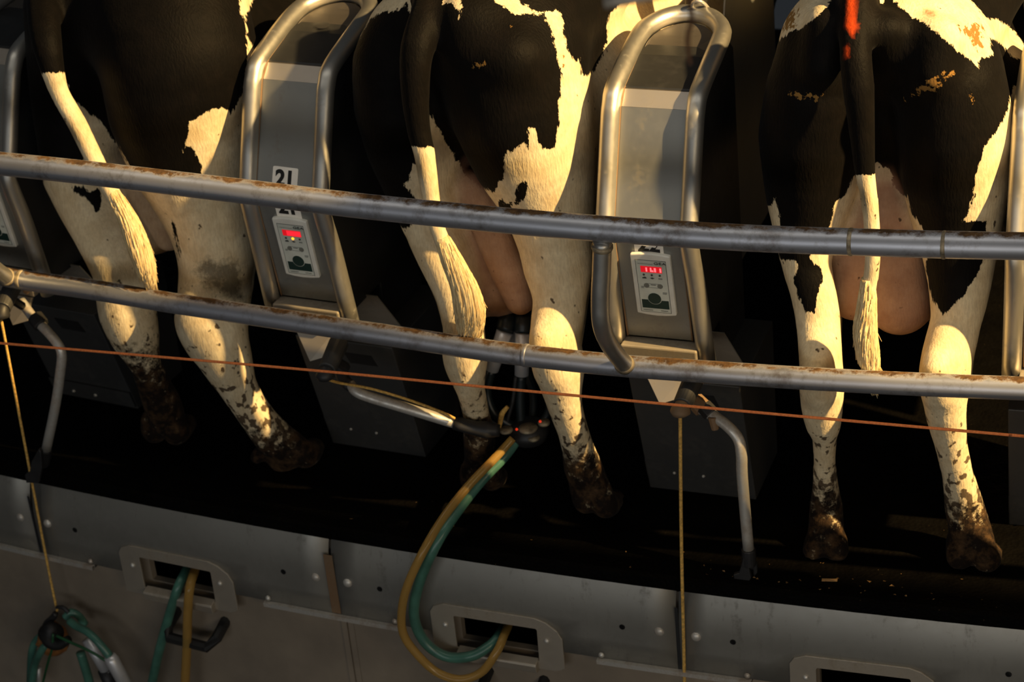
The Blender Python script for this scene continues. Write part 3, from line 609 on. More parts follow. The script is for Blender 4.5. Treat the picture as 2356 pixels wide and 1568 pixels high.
for pp in ([(122, 1458, HD - .05, .0035), (120, 1490, HD - .055, .0035), (110, 1525, HD - .055, .0035), (96, 1580, HD - .05, .0035)], [(130, 1462, HD - .05, .004), (165, 1478, HD - .055, .004), (205, 1496, HD - .06, .004), (245, 1520, HD - .06, .004)]):
    px_tube(G(), pp, 10).shift(o_).obj('pulse_tube', 'hose_thin_green', t, smooth=True)
for pp in ([(252, 1508, HD - .05, .0165), (258, 1518, HD - .05, .0195), (298, 1590, HD - .05, .0185)], [(200, 1470, HD, .0150), (245, 1545, HD, .0150)]):
    px_tube(G(), pp, 18, 1).shift(o_).obj('teat_cup_shell', 'shell_steel', t, smooth=True)
px_tube(G(), [(240, 1540, HD, .019), (262, 1590, HD, .019)], 12, 1).shift(o_).obj('liner_mouth', 'plastic_dark', t, smooth=True)
px_tube(G(), [(89, 1535, HD - .01, .008), (86, 1590, HD - .01, .008)], 12, 1).shift(o_).obj('teat_cup_shell', 'shell_steel', t, smooth=True)
tag(t, 'dirty milking cluster hanging unused on the yellow cord at lower left', 'milking cluster', 'milking clusters')
# rusty wire hanging over the platform and the steel hook on cabinet 22
o_ = P(1600, 22, .55)
tag(px_tube(G(), [(1590, 22, .58, .004), (1594, 6, .56, .004), (1606, 2, .55, .004), (1620, 8, .56, .004), (1632, 22, .60, .004)], 10).shift(o_).obj('wire_loop', 'arm_steel', loc=o_, smooth=True), 'small bent steel loop on top of cabinet 22', 'loop')
# rusty wire and pipe overhead, near the viewer
def near(x, y, dist): return CAM + ray(x, y) * dist
o_ = near(1400, -20, 2.5)
tag(G().tube([near(x, y, 2.5) for x, y in ((1388, 2), (1480, -14), (1600, -34), (1900, -84))], .009, 14).shift(o_).obj('overhead_pipe', 'frame_steel', loc=o_, smooth=True), 'out of focus end of a grey pipe at the top edge above cabinet 22', 'pipe')
o_ = near(1588, -40, 2.5)
tag(G().tube([near(x, y, 2.5) for x, y in ((1592, -60), (1586, 0), (1592, 40), (1582, 90), (1588, 148))], [.0025, .0028, .0025, .0028, .002], 8, smooth=4).shift(o_).obj('hanging_wire', 'wire_rust', loc=o_, smooth=True), 'out of focus rusty wire hanging in front of the top of cabinet 22', 'wire')
# scattered droppings on the mat
g = G()
for i in range(110):
    x = RNG.uniform(300, 2340); y = 1180 + (x - 500) * .11 + RNG.uniform(-40, 75)
    if RNG.random() < .5: x = RNG.uniform(1500, 2340); y = 1290 + (x - 1500) * .1 + RNG.uniform(-10, 60)
    c = PZ(x, y, .008); s = RNG.uniform(.0008, .0024)
    if DEP(c) < .03: continue
    vs = [c + Vector((RNG.normal() * s * 1.3, RNG.normal() * s, abs(RNG.normal()) * s * .6)) for _ in range(6)]
    g.add(vs, [(0, 1, 2), (0, 2, 3), (0, 3, 4), (0, 4, 5), (1, 3, 5), (2, 4, 1)])
c = PZ(1908, 1338, .008); g.add([c + Vector((x, y, z)) for x, y, z in ((-.018, 0, 0), (.018, .004, 0), (.018, .010, .004), (-.018, .006, .004), (0, .003, .007))], [(0, 1, 2, 3), (0, 1, 4), (1, 2, 4), (2, 3, 4), (3, 0, 4)])
o = g.obj('dry_crumbs', 'debris'); tag(o, 'dry straw and dung crumbs scattered on the black mat', 'crumbs', kind='stuff')
# ------------------------------------------------------------------ cows: each one continuous hide grown from tapered limbs
def surface_nets(F, o0, h):
    "F: 3-D field, surface at 0 (inside negative) -> vertices, quads"
    nx, ny, nz = F.shape; ins = F < 0
    s = sum(ins[i:nx - 1 + i, j:ny - 1 + j, k:nz - 1 + k].astype(np.int8) for i in (0, 1) for j in (0, 1) for k in (0, 1))
    ci, cj, ck = np.nonzero((s > 0) & (s < 8)); idx = -np.ones((nx - 1, ny - 1, nz - 1), np.int32); idx[ci, cj, ck] = np.arange(len(ci))
    acc = np.zeros((len(ci), 3), np.float32); cnt = np.zeros(len(ci), np.float32)
    cor = [(i, j, k) for i in (0, 1) for j in (0, 1) for k in (0, 1)]
    for a in cor:
        for ax in range(3):
            if a[ax]: continue
            b = list(a); b[ax] = 1
            fa = F[ci + a[0], cj + a[1], ck + a[2]]; fb = F[ci + b[0], cj + b[1], ck + b[2]]; m = (fa < 0) != (fb < 0)
            t = np.where(m, fa / np.where(m, fa - fb, 1), 0); q_ = np.zeros((len(ci), 3), np.float32)
            for d_ in range(3): q_[:, d_] = a[d_]
            q_[:, ax] += t; acc += q_ * m[:, None]; cnt += m
    V = (np.stack([ci, cj, ck], 1) + acc / cnt[:, None]) * h + o0; Q = []
    for ax in range(3):
        u, v = (ax + 1) % 3, (ax + 2) % 3; sl0 = [slice(None)] * 3; sl1 = [slice(None)] * 3; sl0[ax] = slice(0, -1); sl1[ax] = slice(1, None)
        A_, B_ = ins[tuple(sl0)], ins[tuple(sl1)]; e = np.argwhere(A_ != B_); ok = (e[:, u] > 0) & (e[:, v] > 0) & (e[:, u] < F.shape[u] - 1) & (e[:, v] < F.shape[v] - 1); e = e[ok]
        def g_(du, dv): w_ = e.copy(); w_[:, u] -= du; w_[:, v] -= dv; return idx[w_[:, 0], w_[:, 1], w_[:, 2]]
        q_ = np.stack([g_(1, 1), g_(0, 1), g_(0, 0), g_(1, 0)], 1); fl = B_[tuple(e.T)]; q_[fl] = q_[fl][:, ::-1]; Q.append(q_)
    return V, np.concatenate(Q)
def prim_dist(X, pr):
    a, b, ra, rb, asp = pr
    if asp is not None: X = X * asp; a = a * asp; b = b * asp
    ab = b - a; L2 = float(ab @ ab); 
    if L2 < 1e-10: return np.sqrt(((X - a) ** 2).sum(-1)) - ra
    t = np.clip(((X - a) @ ab) / L2, 0, 1); return np.sqrt(((X - a - t[..., None] * ab) ** 2).sum(-1)) - (ra + (rb - ra) * t)
def sd_poly(px, py, poly):
    "signed distance in photo pixels, positive inside"
    d = np.full(px.shape, 1e9); ins = np.zeros(px.shape, bool); n = len(poly)
    for i in range(n):
        x0, y0 = poly[i]; x1, y1 = poly[(i + 1) % n]; ex, ey = x1 - x0, y1 - y0; L2 = ex * ex + ey * ey + 1e-9
        t = np.clip(((px - x0) * ex + (py - y0) * ey) / L2, 0, 1); d = np.minimum(d, (px - x0 - t * ex) ** 2 + (py - y0 - t * ey) ** 2)
        c = ((y0 > py) != (y1 > py)) & (px < ex * (py - y0) / (ey + 1e-12) + x0); ins ^= c
    return np.where(ins, 1, -1) * np.sqrt(d)
def cow(name, ang, chains, hidden, coat, lab, tailtip, h=.0085, dx=0.):
    loc = CY(ang, .0, .006); ca, sa = math.cos(-ang), math.sin(-ang)
    def tl(p): q_ = p - loc; return np.array([q_.x * ca - q_.y * sa, q_.x * sa + q_.y * ca, q_.z], np.float32)
    prims = []                                        # (a, b, ra, rb, aspect, k, tag)
    for tg_, k_, pts in chains:
        q_ = []
        for x, y, d, r_ in pts:
            p = PZ(x, y, -d - .0) if d < -.5 else P(x, y, d)
            q_.append((tl(p), (r_ * (1.035 if r_ > 60 else 1.0) + (2.6 if tg_ in ('body', 'hoof') else 1.)) / PXM(p)))
        if len(q_) > 2:
            sp_, sr_ = spline([Vector(u_) for u_, _ in q_], [v_ for _, v_ in q_], 3); q_ = [(np.array(u_, np.float32), v_) for u_, v_ in zip(sp_, sr_)]
        for (a, ra), (b, rb) in zip(q_, q_[1:]): prims.append((a, b, ra, rb, None, k_, tg_))
    for tg_, k_, a, b, ra, rb, asp in hidden:
        prims.append((np.array((a[0] + (dx and .01) + dx * min(a[1], 1.2), a[1], a[2]), np.float32), np.array((b[0] + (dx and .01) + dx * min(b[1], 1.2), b[1], b[2]), np.float32), ra, rb, None if asp is None else np.array(asp, np.float32), k_, tg_))
    prims = [(p[0], p[1], p[2], p[3], p[4], p[5], p[6]) for p in prims]
    lo = np.min([np.minimum(p[0], p[1]) - max(p[2], p[3]) * (1 if p[4] is None else 1 / p[4].min()) for p in prims], 0) - .04
    hi = np.max([np.maximum(p[0], p[1]) + max(p[2], p[3]) * (1 if p[4] is None else 1 / p[4].min()) for p in prims], 0) + .04
    n = np.ceil((hi - lo) / h).astype(int) + 1; F = np.full(n, .2, np.float32)
    ax = [lo[i] + h * np.arange(n[i], dtype=np.float32) for i in range(3)]
    runs = []; 
    for pr in prims:                                   # limbs that follow on from each other grow as one
        if runs and pr[4] is None and runs[-1][-1][4] is None and np.abs(runs[-1][-1][1] - pr[0]).max() < 1e-5: runs[-1].append(pr)
        else: runs.append([pr])
    for run in runs:
        k_ = max(p[5] for p in run); lo_ = np.full(3, 1e9); hi_ = -lo_
        for a, b, ra, rb, asp, _, _ in run:
            m = max(ra, rb) * (1 if asp is None else 1 / asp.min()) + max(k_, .03) * 1.3 + .02; lo_ = np.minimum(lo_, np.minimum(a, b) - m); hi_ = np.maximum(hi_, np.maximum(a, b) + m)
        i0 = np.clip(np.floor((lo_ - lo) / h).astype(int), 0, n - 1); i1 = np.clip(np.ceil((hi_ - lo) / h).astype(int) + 1, 1, n)
        sl = tuple(slice(i0[i], i1[i]) for i in range(3)); X = np.stack(np.meshgrid(*[ax[i][sl[i]] for i in range(3)], indexing='ij'), -1)
        D = prim_dist(X, run[0][:5])
        for pr in run[1:]: D = np.minimum(D, prim_dist(X, pr[:5]))
        S = F[sl]; hh = np.maximum(k_ - np.abs(S - D), 0) / k_; F[sl] = np.minimum(S, D) - hh * hh * k_ * .25
    F = np.maximum(F, -ax[2][None, None, :])             # soles stand flat on the mat
    V, Q = surface_nets(F, lo, h)
    me = bpy.data.meshes.new(name); me.from_pydata(V.tolist(), [], Q.tolist()); me.update()
    o = bpy.data.objects.new(name, me); sc.collection.objects.link(o); o.location = loc; o.rotation_euler[2] = ang
    me.polygons.foreach_set('use_smooth', [True] * len(me.polygons)); me.materials.append(MATS['cow_coat'])
    md = o.modifiers.new('soften', 'SMOOTH'); md.factor = .5; md.iterations = 3
    # what each bit of hide is
    best = np.full(len(V), 1e9); kind = np.zeros(len(V), int); near = {}
    for a, b, ra, rb, asp, k_, tg_ in prims:
        D = prim_dist(V.astype(np.float32), (a, b, ra, rb, asp)); near[tg_] = np.minimum(near.get(tg_, np.full(len(V), 1e9)), D)
    def w_of(t_, s_=.012):
        oth = np.min([v for k, v in near.items() if k != t_], 0); return np.clip(.5 + (oth - near[t_]) / s_ * .5, 0, 1) if t_ in near else np.zeros(len(V))
    Wd = np.stack([V[:, 0] * ca + V[:, 1] * sa, -V[:, 0] * sa + V[:, 1] * ca, V[:, 2]], 1) + np.array(loc)
    px, py = PROJ(Wd); z = Wd[:, 2]; dpt = V[:, 1]
    white = np.full(len(V), -1e3)
    for poly in coat['white']: white = np.maximum(white, sd_poly(px, py, poly))
    for poly in coat['black']: white = np.minimum(white, -sd_poly(px, py, poly))
    tw = w_of('tail', .004) + w_of('switch', .004)
    if 'tail_white_from' in coat: white = np.where(tw > .5, py - coat['tail_white_from'] , white)
    at = {}
    at['white'] = np.clip(.5 + white / 26., -.2, 1.2)
    at['skin'] = w_of('udder', .03) * np.clip((1.15 - z) * 5, 0, 1); 
    at['skin'] = at['skin'] * coat.get('skin', .9) + coat.get('innerskin', 0) * 0
    at['dirt'] = np.clip(np.max([np.clip((z1 - z) / (z1 - z0) , -.6, 1.0) * (1. if True else 0) * ((px > xa) & (px < xb)) - 9. * ~((px > xa) & (px < xb)) for xa, xb, z0, z1 in coat['dirt']], 0), -.6, 1.)
    at['dirt'] = np.maximum(at['dirt'], w_of('hoof', .004) * 1.0)
    at['spots'] = np.clip((.66 - z) * 2.0, 0, 1) * (.45 + .25 * np.clip((.45 - z) * 4, 0, 1))
    sm = lambda s_: np.clip(.5 + s_ / 30., 0, 1)
    at['dung'] = np.max([sm(sd_poly(px, py, q_)) * (dpt < .8) for q_ in coat.get('dung', [])] + [np.zeros(len(V))], 0)
    at['paint'] = np.max([np.clip(.5 + sd_poly(px, py, q_) / 8., 0, 1) * .8 for q_ in coat.get('paint', [])] + [np.zeros(len(V))], 0)
    at['smudge'] = np.max([np.clip(.5 + sd_poly(px, py, q_) / 50., 0, 1) * (dpt < .8) for q_ in coat.get('smudge', [])] + [np.zeros(len(V))], 0)
    for k_, v_ in at.items():
        A_ = me.attributes.new(k_, 'FLOAT', 'POINT'); A_.data.foreach_set('value', v_.astype(np.float32))
    tag(o, lab, 'cow', 'milking cows seen from behind')
    # tail switch: bundle of hair strands
    if tailtip:
        g = G(); ctr = [(P(x, y, d), r_ / FPX * (P(x, y, d) - CAM).dot(FW)) for x, y, d, r_ in tailtip]
        cp, cr = spline([c for c, _ in ctr], [r_ for _, r_ in ctr], 6); m_ = len(cp)
        g.tube([p_ for p_ in cp], [r_ * .86 for r_ in cr], 12)
        for s_ in range(260):
            a_ = RNG.uniform(0, 2 * math.pi); st = RNG.uniform(0, .55); en = min(1, st + RNG.uniform(.35, .6)); q_ = []
            for i in range(7):
                u_ = (st + (en - st) * i / 6) * (m_ - 1); i0 = min(int(u_), m_ - 2); fr = u_ - i0; p_ = cp[i0].lerp(cp[i0 + 1], fr); rr = cr[i0] * (1 - fr) + cr[i0 + 1] * fr
                tn = (cp[i0 + 1] - cp[i0]).normalized(); uu = tn.cross(Vector((0, 1, .3))).normalized(); vv = tn.cross(uu); aa = a_ + i * .12
                q_.append(p_ + (uu * math.cos(aa) + vv * math.sin(aa)) * rr * (.84 + .09 * math.sin(i * .9 + s_)))
            q_[-1] += Vector((RNG.normal() * .004, RNG.normal() * .004, -.006)); g.tube(q_, [.0016, .0028, .0032, .003, .0026, .0018, .0006], 5)
        L = o.matrix_basis; mw = Matrix.Translation(loc) @ Matrix.Rotation(ang, 4, 'Z'); mi = mw.inverted(); g.v = [mi @ p_ for p_ in g.v]
        g.obj('tail_switch', 'tail_hair', o, smooth=True)
    print(name, len(V)); return o
def common(sx=1.):
    "trunk, neck, head and forelegs that stand further in (x across, y inward, z up)"
    H_ = []
    B = lambda a, b, ra, rb, k_=.08, asp=None, t='body': H_.append((t, k_, a, b, ra, rb, asp))
    B((0, .95, .98), (0, 1.45, .93), .31, .34); B((0, 1.45, .93), (0, 1.95, .98), .34, .27)
    B((0, .55, 1.27), (0, 1.9, 1.26), .12, .10, .12)
    for s in (-1, 1):
        B((s * .10, .38, 1.24), (s * .23, .80, 1.30), .09, .07, .12)                                   # rump to hook bone
        B((s * .17, .55, 1.0), (s * .20, .85, .90), .15, .14, .12)                                    # thigh towards the flank
        B((s * .14, 1.85, .85), (s * .13, 1.82, .55), .11, .065); B((s * .13, 1.82, .55), (s * .13, 1.80, .32), .055, .045, .04)
        B((s * .13, 1.80, .32), (s * .13, 1.80, .10), .035, .032, .03); B((s * .13, 1.80, .09), (s * .13, 1.86, .03), .045, .04, .03, None, 'hoof')
        B((s * .17, 2.62, 1.28), (s * .27, 2.66, 1.24), .03, .015, .02)                                # ears
    B((0, 1.95, 1.08), (0, 2.5, 1.22), .19, .12); B((0, 2.5, 1.22), (0, 2.85, .98), .115, .065, .06); B((0, 2.85, .98), (0, 2.88, .95), .07, .065, .03)
    return H_
# ---- rightmost cow, seen square from behind
c3 = [
 ('body', .07, [(1893, 120, .27, 92), (1880, 210, .265, 112), (1868, 310, .275, 116), (1866, 400, .275, 104), (1862, 470, .27, 88)]),
 ('body', .05, [(1862, 470, .27, 88), (1856, 530, .25, 70), (1855, 600, .23, 55), (1868, 660, .21, 50), (1880, 720, .20, 49), (1886, 790, .17, 47), (1890, 860, .15, 47), (1891, 930, .16, 46), (1894, 972, .17, 39), (1897, 1005, .18, 26), (1897, 1060, .20, 22.5), (1899, 1115, .22, 27), (1901, 1160, .235, 35), (1901, 1190, .222, 37), (1901, 1228, .205, 39)]),
 ('body', .03, [(1886, 800, .145, 28), (1878, 850, .105, 30), (1884, 900, .12, 30)]),
 ('body', .06, [(1866, 400, .38, 100), (1868, 560, .45, 62), (1885, 700, .40, 50), (1893, 850, .22, 40)]),
 ('hoof', .007, [(1877, 1244, .195, 24), (1874, 1268, .176, 25), (1880, 1256, .27, 21)]),
 ('hoof', .007, [(1924, 1244, .195, 24), (1926, 1268, .176, 25), (1922, 1256, .27, 21)]),
 ('hoof', .015, [(1882, 1200, .212, 8), (1880, 1210, .208, 7)]), ('hoof', .015, [(1920, 1200, .212, 8), (1922, 1210, .208, 7)]),
 ('body', .07, [(2150, 120, .27, 95), (2185, 200, .27, 118), (2203, 300, .27, 124), (2200, 400, .27, 118), (2202, 480, .27, 102)]),
 ('body', .05, [(2202, 480, .27, 102), (2206, 540, .25, 88), (2208, 600, .24, 76), (2207, 670, .22, 64), (2199, 740, .20, 55), (2180, 820, .17, 57), (2172, 870, .155, 54), (2174, 930, .16, 46), (2180, 972, .17, 42), (2188, 1020, .18, 35), (2202, 1084, .20, 33), (2212, 1130, .22, 38), (2220, 1170, .235, 43), (2235, 1228, .225, 46)]),
 ('body', .03, [(2172, 780, .15, 28), (2152, 845, .105, 30), (2160, 900, .125, 30)]),
 ('body', .06, [(2205, 400, .38, 108), (2212, 560, .45, 74), (2200, 700, .40, 56), (2185, 850, .22, 44)]),
 ('hoof', .007, [(2205, 1244, .215, 27), (2208, 1282, .195, 28), (2218, 1268, .29, 24)]),
 ('hoof', .007, [(2258, 1244, .215, 28), (2270, 1286, .195, 30), (2284, 1272, .29, 26)]),
 ('body', .09, [(1950, 60, .30, 90), (2080, 70, .30, 95)]), ('body', .09, [(2030, 240, .38, 85), (2030, 330, .38, 60)]),
 ('body', .04, [(2035, 70, .19, 42), (2040, 130, .22, 30)]),
 ('body', .04, [(1905, 60, .20, 45), (1890, 150, .18, 40)]), ('body', .04, [(2165, 90, .20, 45), (2150, 165, .18, 42)]),
 ('udder', .05, [(2022, 400, .36, 34), (2030, 480, .35, 66)]),
 ('udder', .03, [(2050, 500, .34, 62), (2066, 590, .32, 68), (2070, 693, .31, 74)]),
 ('udder', .03, [(1985, 500, .34, 62), (1972, 590, .33, 66), (1968, 670, .32, 64)]),
 ('udder', .02, [(2070, 640, .50, 74), (2080, 690, .46, 60)]), ('udder', .02, [(1975, 620, .50, 70), (1980, 660, .46, 58)]),
 ('tail', .03, [(1985, -70, .30, 46), (1972, 10, .20, 38), (1968, 110, .13, 36), (1975, 200, .10, 36), (1983, 300, .095, 29), (1990, 395, .09, 23)]),
 ('tail', .006, [(1990, 395, .09, 22), (2003, 485, .085, 19), (2008, 592, .08, 18), (2000, 660, .08, 17), (1996, 720, .08, 14)]),
]
coat3 = dict(white=[
  [(1811, 0), (1780, 66), (1790, 76), (1775, 105), (1811, 77), (1842, 66), (1882, 36), (1913, 0), (1930, -80), (1830, -80)],
  [(1954, -30), (1948, 30), (1962, 84), (1970, 72), (1990, 31), (2015, 15), (2036, 5), (2036, -80), (1960, -80)],
  [(2050, -60), (2056, 0), (2082, 26), (2117, 46), (2163, 82), (2204, 117), (2235, 138), (2252, 156), (2256, 133), (2286, 128), (2275, 87), (2291, 92), (2311, 107), (2326, 130), (2400, 150), (2322, 60), (2291, 43), (2280, 46), (2265, 36), (2235, 0), (2200, -60)],
  [(2331, 198), (2321, 245), (2296, 301), (2275, 319), (2260, 352), (2245, 403), (2242, 449), (2229, 485), (2214, 510), (2270, 508), (2268, 560), (2262, 600), (2240, 648), (2214, 679), (2191, 707), (2168, 722), (2150, 694), (2133, 650), (2128, 592), (2118, 526), (2100, 560), (2060, 700), (2090, 1400), (2420, 1400), (2420, 200)],
  [(1775, 474), (1783, 450), (1791, 480), (1795, 530), (1790, 590), (1806, 600), (1860, 590), (1905, 560), (1908, 540), (1960, 600), (2060, 700), (2090, 1400), (1700, 1400), (1700, 474)],
  [(2013, 372), (2046, 388), (2059, 434), (2087, 454), (2097, 490), (2124, 530), (2134, 597), (2100, 700), (1940, 700), (1905, 560), (1913, 500), (1923, 464), (1944, 449), (1962, 410)]],
 black=[[(1806, 578), (1837, 607), (1834, 633), (1824, 643), (1834, 679), (1857, 719), (1875, 719), (1880, 679), (1893, 648), (1888, 617), (1862, 594), (1840, 578)]],
 dirt=[(1700, 2040, .07, .30), (2040, 2400, .09, .27)], tail_white_from=402,
 dung=[[(1815, 205), (1890, 212), (1885, 235), (1820, 232)], [(2080, 225), (2130, 185), (2195, 150), (2200, 170), (2150, 215), (2090, 235)], [(2225, 215), (2245, 215), (2245, 235), (2230, 240)], [(2200, 60), (2260, 40), (2270, 110), (2240, 120)], [(1800, 20), (1850, 10), (1830, 70), (1790, 80)]],
 paint=[[(1950, -20), (1968, -10), (1966, 40), (1972, 60), (1962, 84), (1944, 60), (1948, 30)], [(1944, 108), (1952, 104), (1952, 130), (1944, 134)], [(2126, 20), (2150, 26), (2150, 38), (2130, 34)]])
A3 = ANG(P(2040, 500, .25))
cow('cow', A3, c3, common(), coat3, 'black rumped cow at the right with full pink udder and orange marked tail head',
    [(1996, 640, .075, 17), (1995, 700, .075, 23), (1990, 760, .075, 29), (1998, 820, .078, 27), (2008, 865, .08, 16), (2012, 903, .08, 5)])
# ---- middle cow
c2 = [
 ('body', .07, [(925, 80, .30, 78), (915, 150, .27, 98), (928, 240, .27, 108), (945, 330, .27, 98), (962, 400, .27, 84)]),
 ('body', .05, [(962, 400, .27, 84), (978, 460, .26, 72), (992, 526, .24, 58), (1010, 577, .22, 54), (1027, 620, .21, 50), (1052, 680, .19, 46), (1066, 740, .16, 46), (1068, 800, .15, 45), (1072, 850, .155, 40), (1084, 900, .17, 30), (1095, 950, .19, 28), (1102, 1000, .21, 34), (1106, 1060, .235, 35)]),
 ('body', .06, [(970, 400, .40, 84), (1010, 560, .42, 58), (1050, 680, .36, 46), (1072, 800, .2, 40)]),
 ('hoof', .007, [(1085, 1080, .225, 24), (1085, 1100, .24, 25), (1100, 1092, .32, 22)]), ('hoof', .007, [(1128, 1080, .225, 24), (1130, 1102, .24, 25), (1145, 1094, .32, 22)]),
 ('body', .07, [(1165, 70, .30, 120), (1180, 150, .27, 150), (1200, 250, .27, 155), (1225, 340, .27, 138), (1250, 420, .27, 112)]),
 ('body', .05, [(1250, 420, .27, 112), (1266, 490, .26, 94), (1276, 550, .25, 82), (1283, 610, .235, 75), (1288, 680, .21, 60), (1282, 750, .18, 57), (1279, 800, .165, 55), (1285, 848, .155, 49), (1292, 895, .165, 43), (1304, 947, .18, 36), (1318, 990, .20, 33), (1331, 1035, .22, 35), (1341, 1072, .235, 42), (1361, 1124, .25, 41)]),
 ('body', .03, [(1262, 740, .15, 28), (1250, 790, .115, 30), (1266, 850, .135, 30)]),
 ('body', .06, [(1262, 420, .38, 112), (1290, 560, .45, 78), (1296, 690, .38, 56), (1290, 830, .2, 40)]),
 ('hoof', .007, [(1338, 1120, .235, 26), (1348, 1152, .225, 27), (1370, 1140, .31, 23)]), ('hoof', .007, [(1378, 1125, .235, 27), (1393, 1162, .225, 28), (1412, 1150, .31, 24)]),
 ('body', .09, [(1010, 40, .30, 90), (1120, 40, .30, 100)]), ('body', .09, [(1040, 200, .36, 80), (1055, 280, .36, 60)]),
 ('body', .05, [(1100, 100, .19, 60), (1180, 130, .17, 60)]), ('body', .06, [(1075, 40, .20, 50), (1110, 200, .24, 60)]),
 ('udder', .05, [(1005, 330, .34, 26), (1040, 410, .34, 50), (1072, 480, .34, 60)]),
 ('udder', .03, [(1072, 480, .34, 60), (1105, 570, .33, 64), (1150, 662, .33, 63)]),
 ('udder', .012, [(1085, 430, .30, 40), (1130, 530, .27, 42), (1172, 625, .26, 42), (1197, 690, .26, 34)]),
 ('udder', .03, [(1130, 560, .48, 70), (1180, 640, .45, 60)]),
 ('tail', .03, [(1010, -60, .32, 44), (985, 20, .20, 36), (960, 110, .12, 38), (955, 200, .095, 33), (962, 290, .09, 27), (976, 350, .085, 24)]),
 ('tail', .006, [(976, 350, .085, 24), (985, 410, .08, 22), (993, 465, .08, 20), (1008, 530, .07, 18), (1035, 595, .07, 17), (1060, 650, .07, 14)]),
]
coat2 = dict(white=[
  [(815, 102), (851, 44), (880, 28), (922, 22), (936, 8), (945, 36), (960, 38), (970, 26), (1004, 12), (1030, 8), (1045, 12), (1054, 24), (1058, 52), (1062, 20), (1055, -80), (800, -80), (780, 100)],
  [(1137, -80), (1137, 0), (1157, 13), (1178, 31), (1203, 33), (1244, 31), (1254, 41), (1269, 71), (1282, 128), (1292, 173), (1287, 240), (1287, 286), (1277, 337), (1249, 341), (1236, 327), (1231, 291), (1219, 293), (1216, 347), (1203, 329), (1190, 334), (1180, 352), (1168, 341), (1161, 372), (1161, 408), (1144, 423), (1142, 441), (1106, 434), (1076, 408), (1050, 367), (1024, 327), (1004, 286), (984, 255), (975, 300), (985, 330), (960, 370), (953, 378), (940, 400), (945, 415), (925, 423), (938, 434), (958, 459), (975, 470), (938, 525), (900, 520), (1000, 800), (1040, 1400), (1480, 1400), (1480, 1000), (1700, 400), (1700, -80)]],
 black=[[(1193, -80), (1193, 0), (1208, 13), (1233, 26), (1249, 33), (1259, 26), (1282, 23), (1290, 30), (1297, 66), (1303, 107), (1310, 122), (1325, 143), (1333, 133), (1338, 171), (1346, 176), (1361, 168), (1382, 138), (1394, 102), (1397, 66), (1405, 31), (1422, 10), (1440, -10), (1440, -80)],
        [(1205, 414), (1213, 424), (1212, 445), (1200, 460), (1193, 476), (1185, 465), (1186, 445), (1192, 425)], [(1147, 463), (1155, 458), (1160, 468), (1178, 464), (1178, 486), (1145, 484)], [(1208, 484), (1228, 474), (1230, 490), (1208, 490)]],
 dirt=[(900, 1200, .17, .42), (1200, 1700, .12, .33)], tail_white_from=338, skin=.85,
 dung=[[(1080, 142), (1125, 138), (1122, 162), (1085, 158)], [(1288, 122), (1306, 125), (1304, 165), (1292, 160)], [(1175, 55), (1190, 55), (1190, 66), (1175, 64)]])
A2 = ANG(P(1150, 500, .25))
cow('cow', A2, c2, common(), coat2, 'black and white cow between cabinets 21 and 22 with the milking cluster attached',
    [(1015, 545, .066, 19), (1040, 600, .066, 25), (1066, 655, .066, 32), (1080, 710, .07, 38), (1082, 755, .075, 33), (1085, 792, .08, 10)])
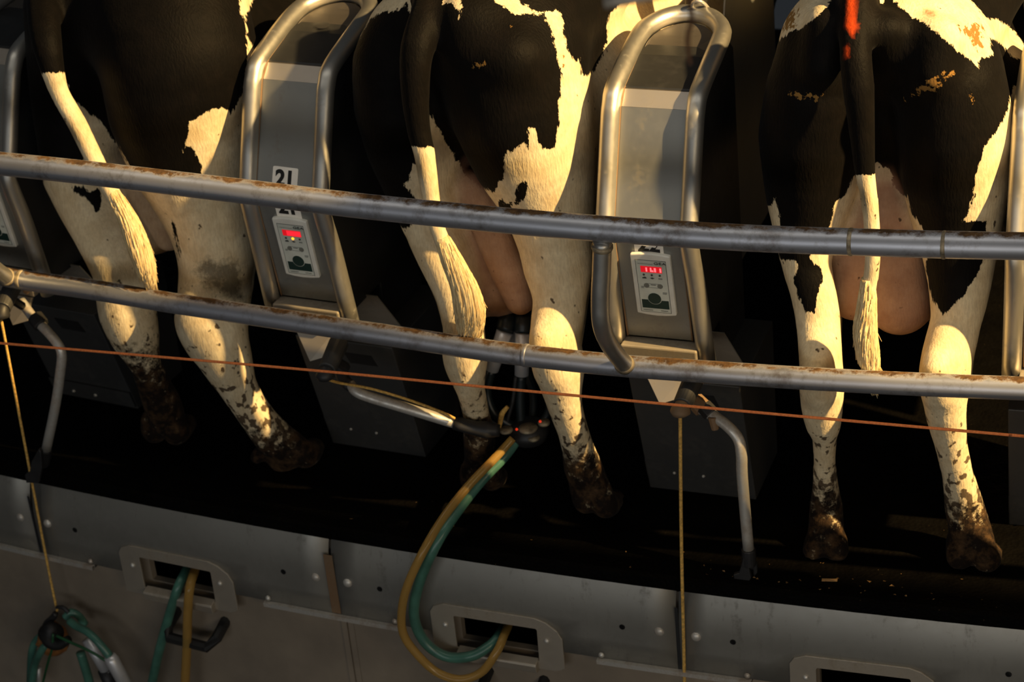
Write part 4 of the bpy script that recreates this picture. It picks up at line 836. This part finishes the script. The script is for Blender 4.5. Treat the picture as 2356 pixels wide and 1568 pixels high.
# ---- left cow
c1 = [
 ('body', .07, [(150, 30, .35, 82), (152, 120, .33, 86), (158, 220, .30, 82), (168, 320, .28, 77), (180, 400, .27, 77)]),
 ('body', .05, [(180, 400, .27, 77), (205, 460, .26, 72), (235, 520, .24, 68), (262, 575, .22, 66), (283, 620, .21, 66), (290, 665, .20, 66), (292, 715, .18, 61), (303, 760, .165, 49), (318, 800, .17, 38), (336, 840, .18, 33), (352, 880, .20, 35), (372, 925, .22, 41), (386, 962, .238, 38)]),
 ('body', .06, [(195, 400, .40, 76), (250, 540, .42, 66), (290, 680, .34, 52), (310, 760, .2, 42)]),
 ('hoof', .007, [(352, 965, .23, 26), (355, 990, .24, 27), (375, 982, .33, 23)]), ('hoof', .007, [(400, 975, .23, 27), (405, 995, .24, 27), (428, 975, .33, 23)]),
 ('body', .07, [(400, 30, .32, 165), (410, 130, .27, 175), (420, 240, .27, 165), (438, 340, .27, 142), (465, 430, .27, 115)]),
 ('body', .05, [(465, 430, .27, 115), (484, 500, .26, 98), (495, 560, .25, 88), (497, 620, .235, 80), (491, 690, .21, 77), (490, 740, .18, 76), (505, 790, .165, 63), (524, 840, .165, 50), (545, 885, .175, 42), (572, 930, .19, 38), (600, 970, .205, 38), (625, 1000, .22, 42), (660, 1030, .24, 40)]),
 ('body', .03, [(455, 690, .15, 36), (442, 735, .125, 36), (470, 790, .145, 34)]),
 ('body', .06, [(475, 430, .38, 112), (505, 560, .45, 84), (515, 690, .36, 60), (520, 820, .2, 40)]),
 ('hoof', .007, [(640, 1045, .235, 30), (662, 1068, .245, 28), (690, 1052, .32, 25)]), ('hoof', .007, [(668, 1020, .24, 30), (700, 1045, .25, 30), (722, 1032, .33, 24)]),
 ('hoof', .015, [(598, 1040, .21, 14), (590, 1052, .205, 13)]),
 ('body', .09, [(200, 30, .32, 110), (320, 30, .32, 120)]), ('body', .09, [(250, 160, .36, 90), (270, 240, .36, 70)]),
 ('udder', .05, [(190, 260, .34, 30), (235, 340, .35, 46), (285, 430, .35, 56)]),
 ('udder', .03, [(285, 430, .35, 56), (325, 500, .34, 54), (358, 540, .34, 42)]),
 ('udder', .012, [(320, 420, .30, 36), (360, 490, .28, 36), (388, 545, .27, 32)]),
 ('udder', .03, [(330, 470, .50, 66), (370, 520, .46, 56)]),
 ('tail', .03, [(110, -70, .32, 42), (100, 20, .18, 38), (108, 100, .10, 34), (122, 165, .08, 26)]),
 ('tail', .006, [(122, 165, .08, 26), (138, 215, .075, 21), (178, 285, .07, 22), (212, 355, .07, 21), (250, 430, .06, 19), (285, 490, .06, 17), (305, 540, .06, 14)]),
]
coat1 = dict(white=[
  [(551, -80), (551, 0), (553, 31), (564, 40), (569, 82), (571, 133), (561, 194), (556, 219), (531, 263), (520, 253), (502, 247), (469, 260), (434, 281), (434, 306), (423, 347), (439, 332), (449, 352), (464, 388), (462, 425), (420, 440), (350, 440), (320, 415), (300, 385), (281, 352), (250, 306), (224, 270), (204, 260), (163, 219), (148, 168), (150, 230), (170, 300), (190, 350), (196, 385), (150, 395), (100, 410), (100, 1300), (900, 1300), (900, 1000), (592, 500), (594, 160), (587, 112), (569, 80), (566, 38), (582, 0), (590, -80)]],
 black=[[(163, 424), (190, 430), (205, 445), (225, 436), (236, 455), (234, 480), (222, 487), (210, 468), (188, 452), (168, 440)], [(392, 505), (402, 515), (413, 560), (413, 600), (405, 560)]],
 dirt=[(100, 440, .24, .50), (440, 900, .06, .24)], tail_white_from=168, skin=.55, smudge=[[(460, 590), (560, 600), (570, 700), (500, 690), (440, 620)], [(240, 700), (262, 695), (275, 745), (255, 750)]])
A1 = ANG(P(290, 500, .25))
cow('cow', A1, c1, common(), coat1, 'black and white cow at the left, right hind leg stepped forward, tail swung right',
    [(258, 440, .058, 17), (290, 495, .056, 22), (315, 555, .056, 27), (335, 615, .056, 25), (348, 655, .058, 12), (354, 676, .06, 3)], dx=.06)
print('cow angles', A1, A2, A3)
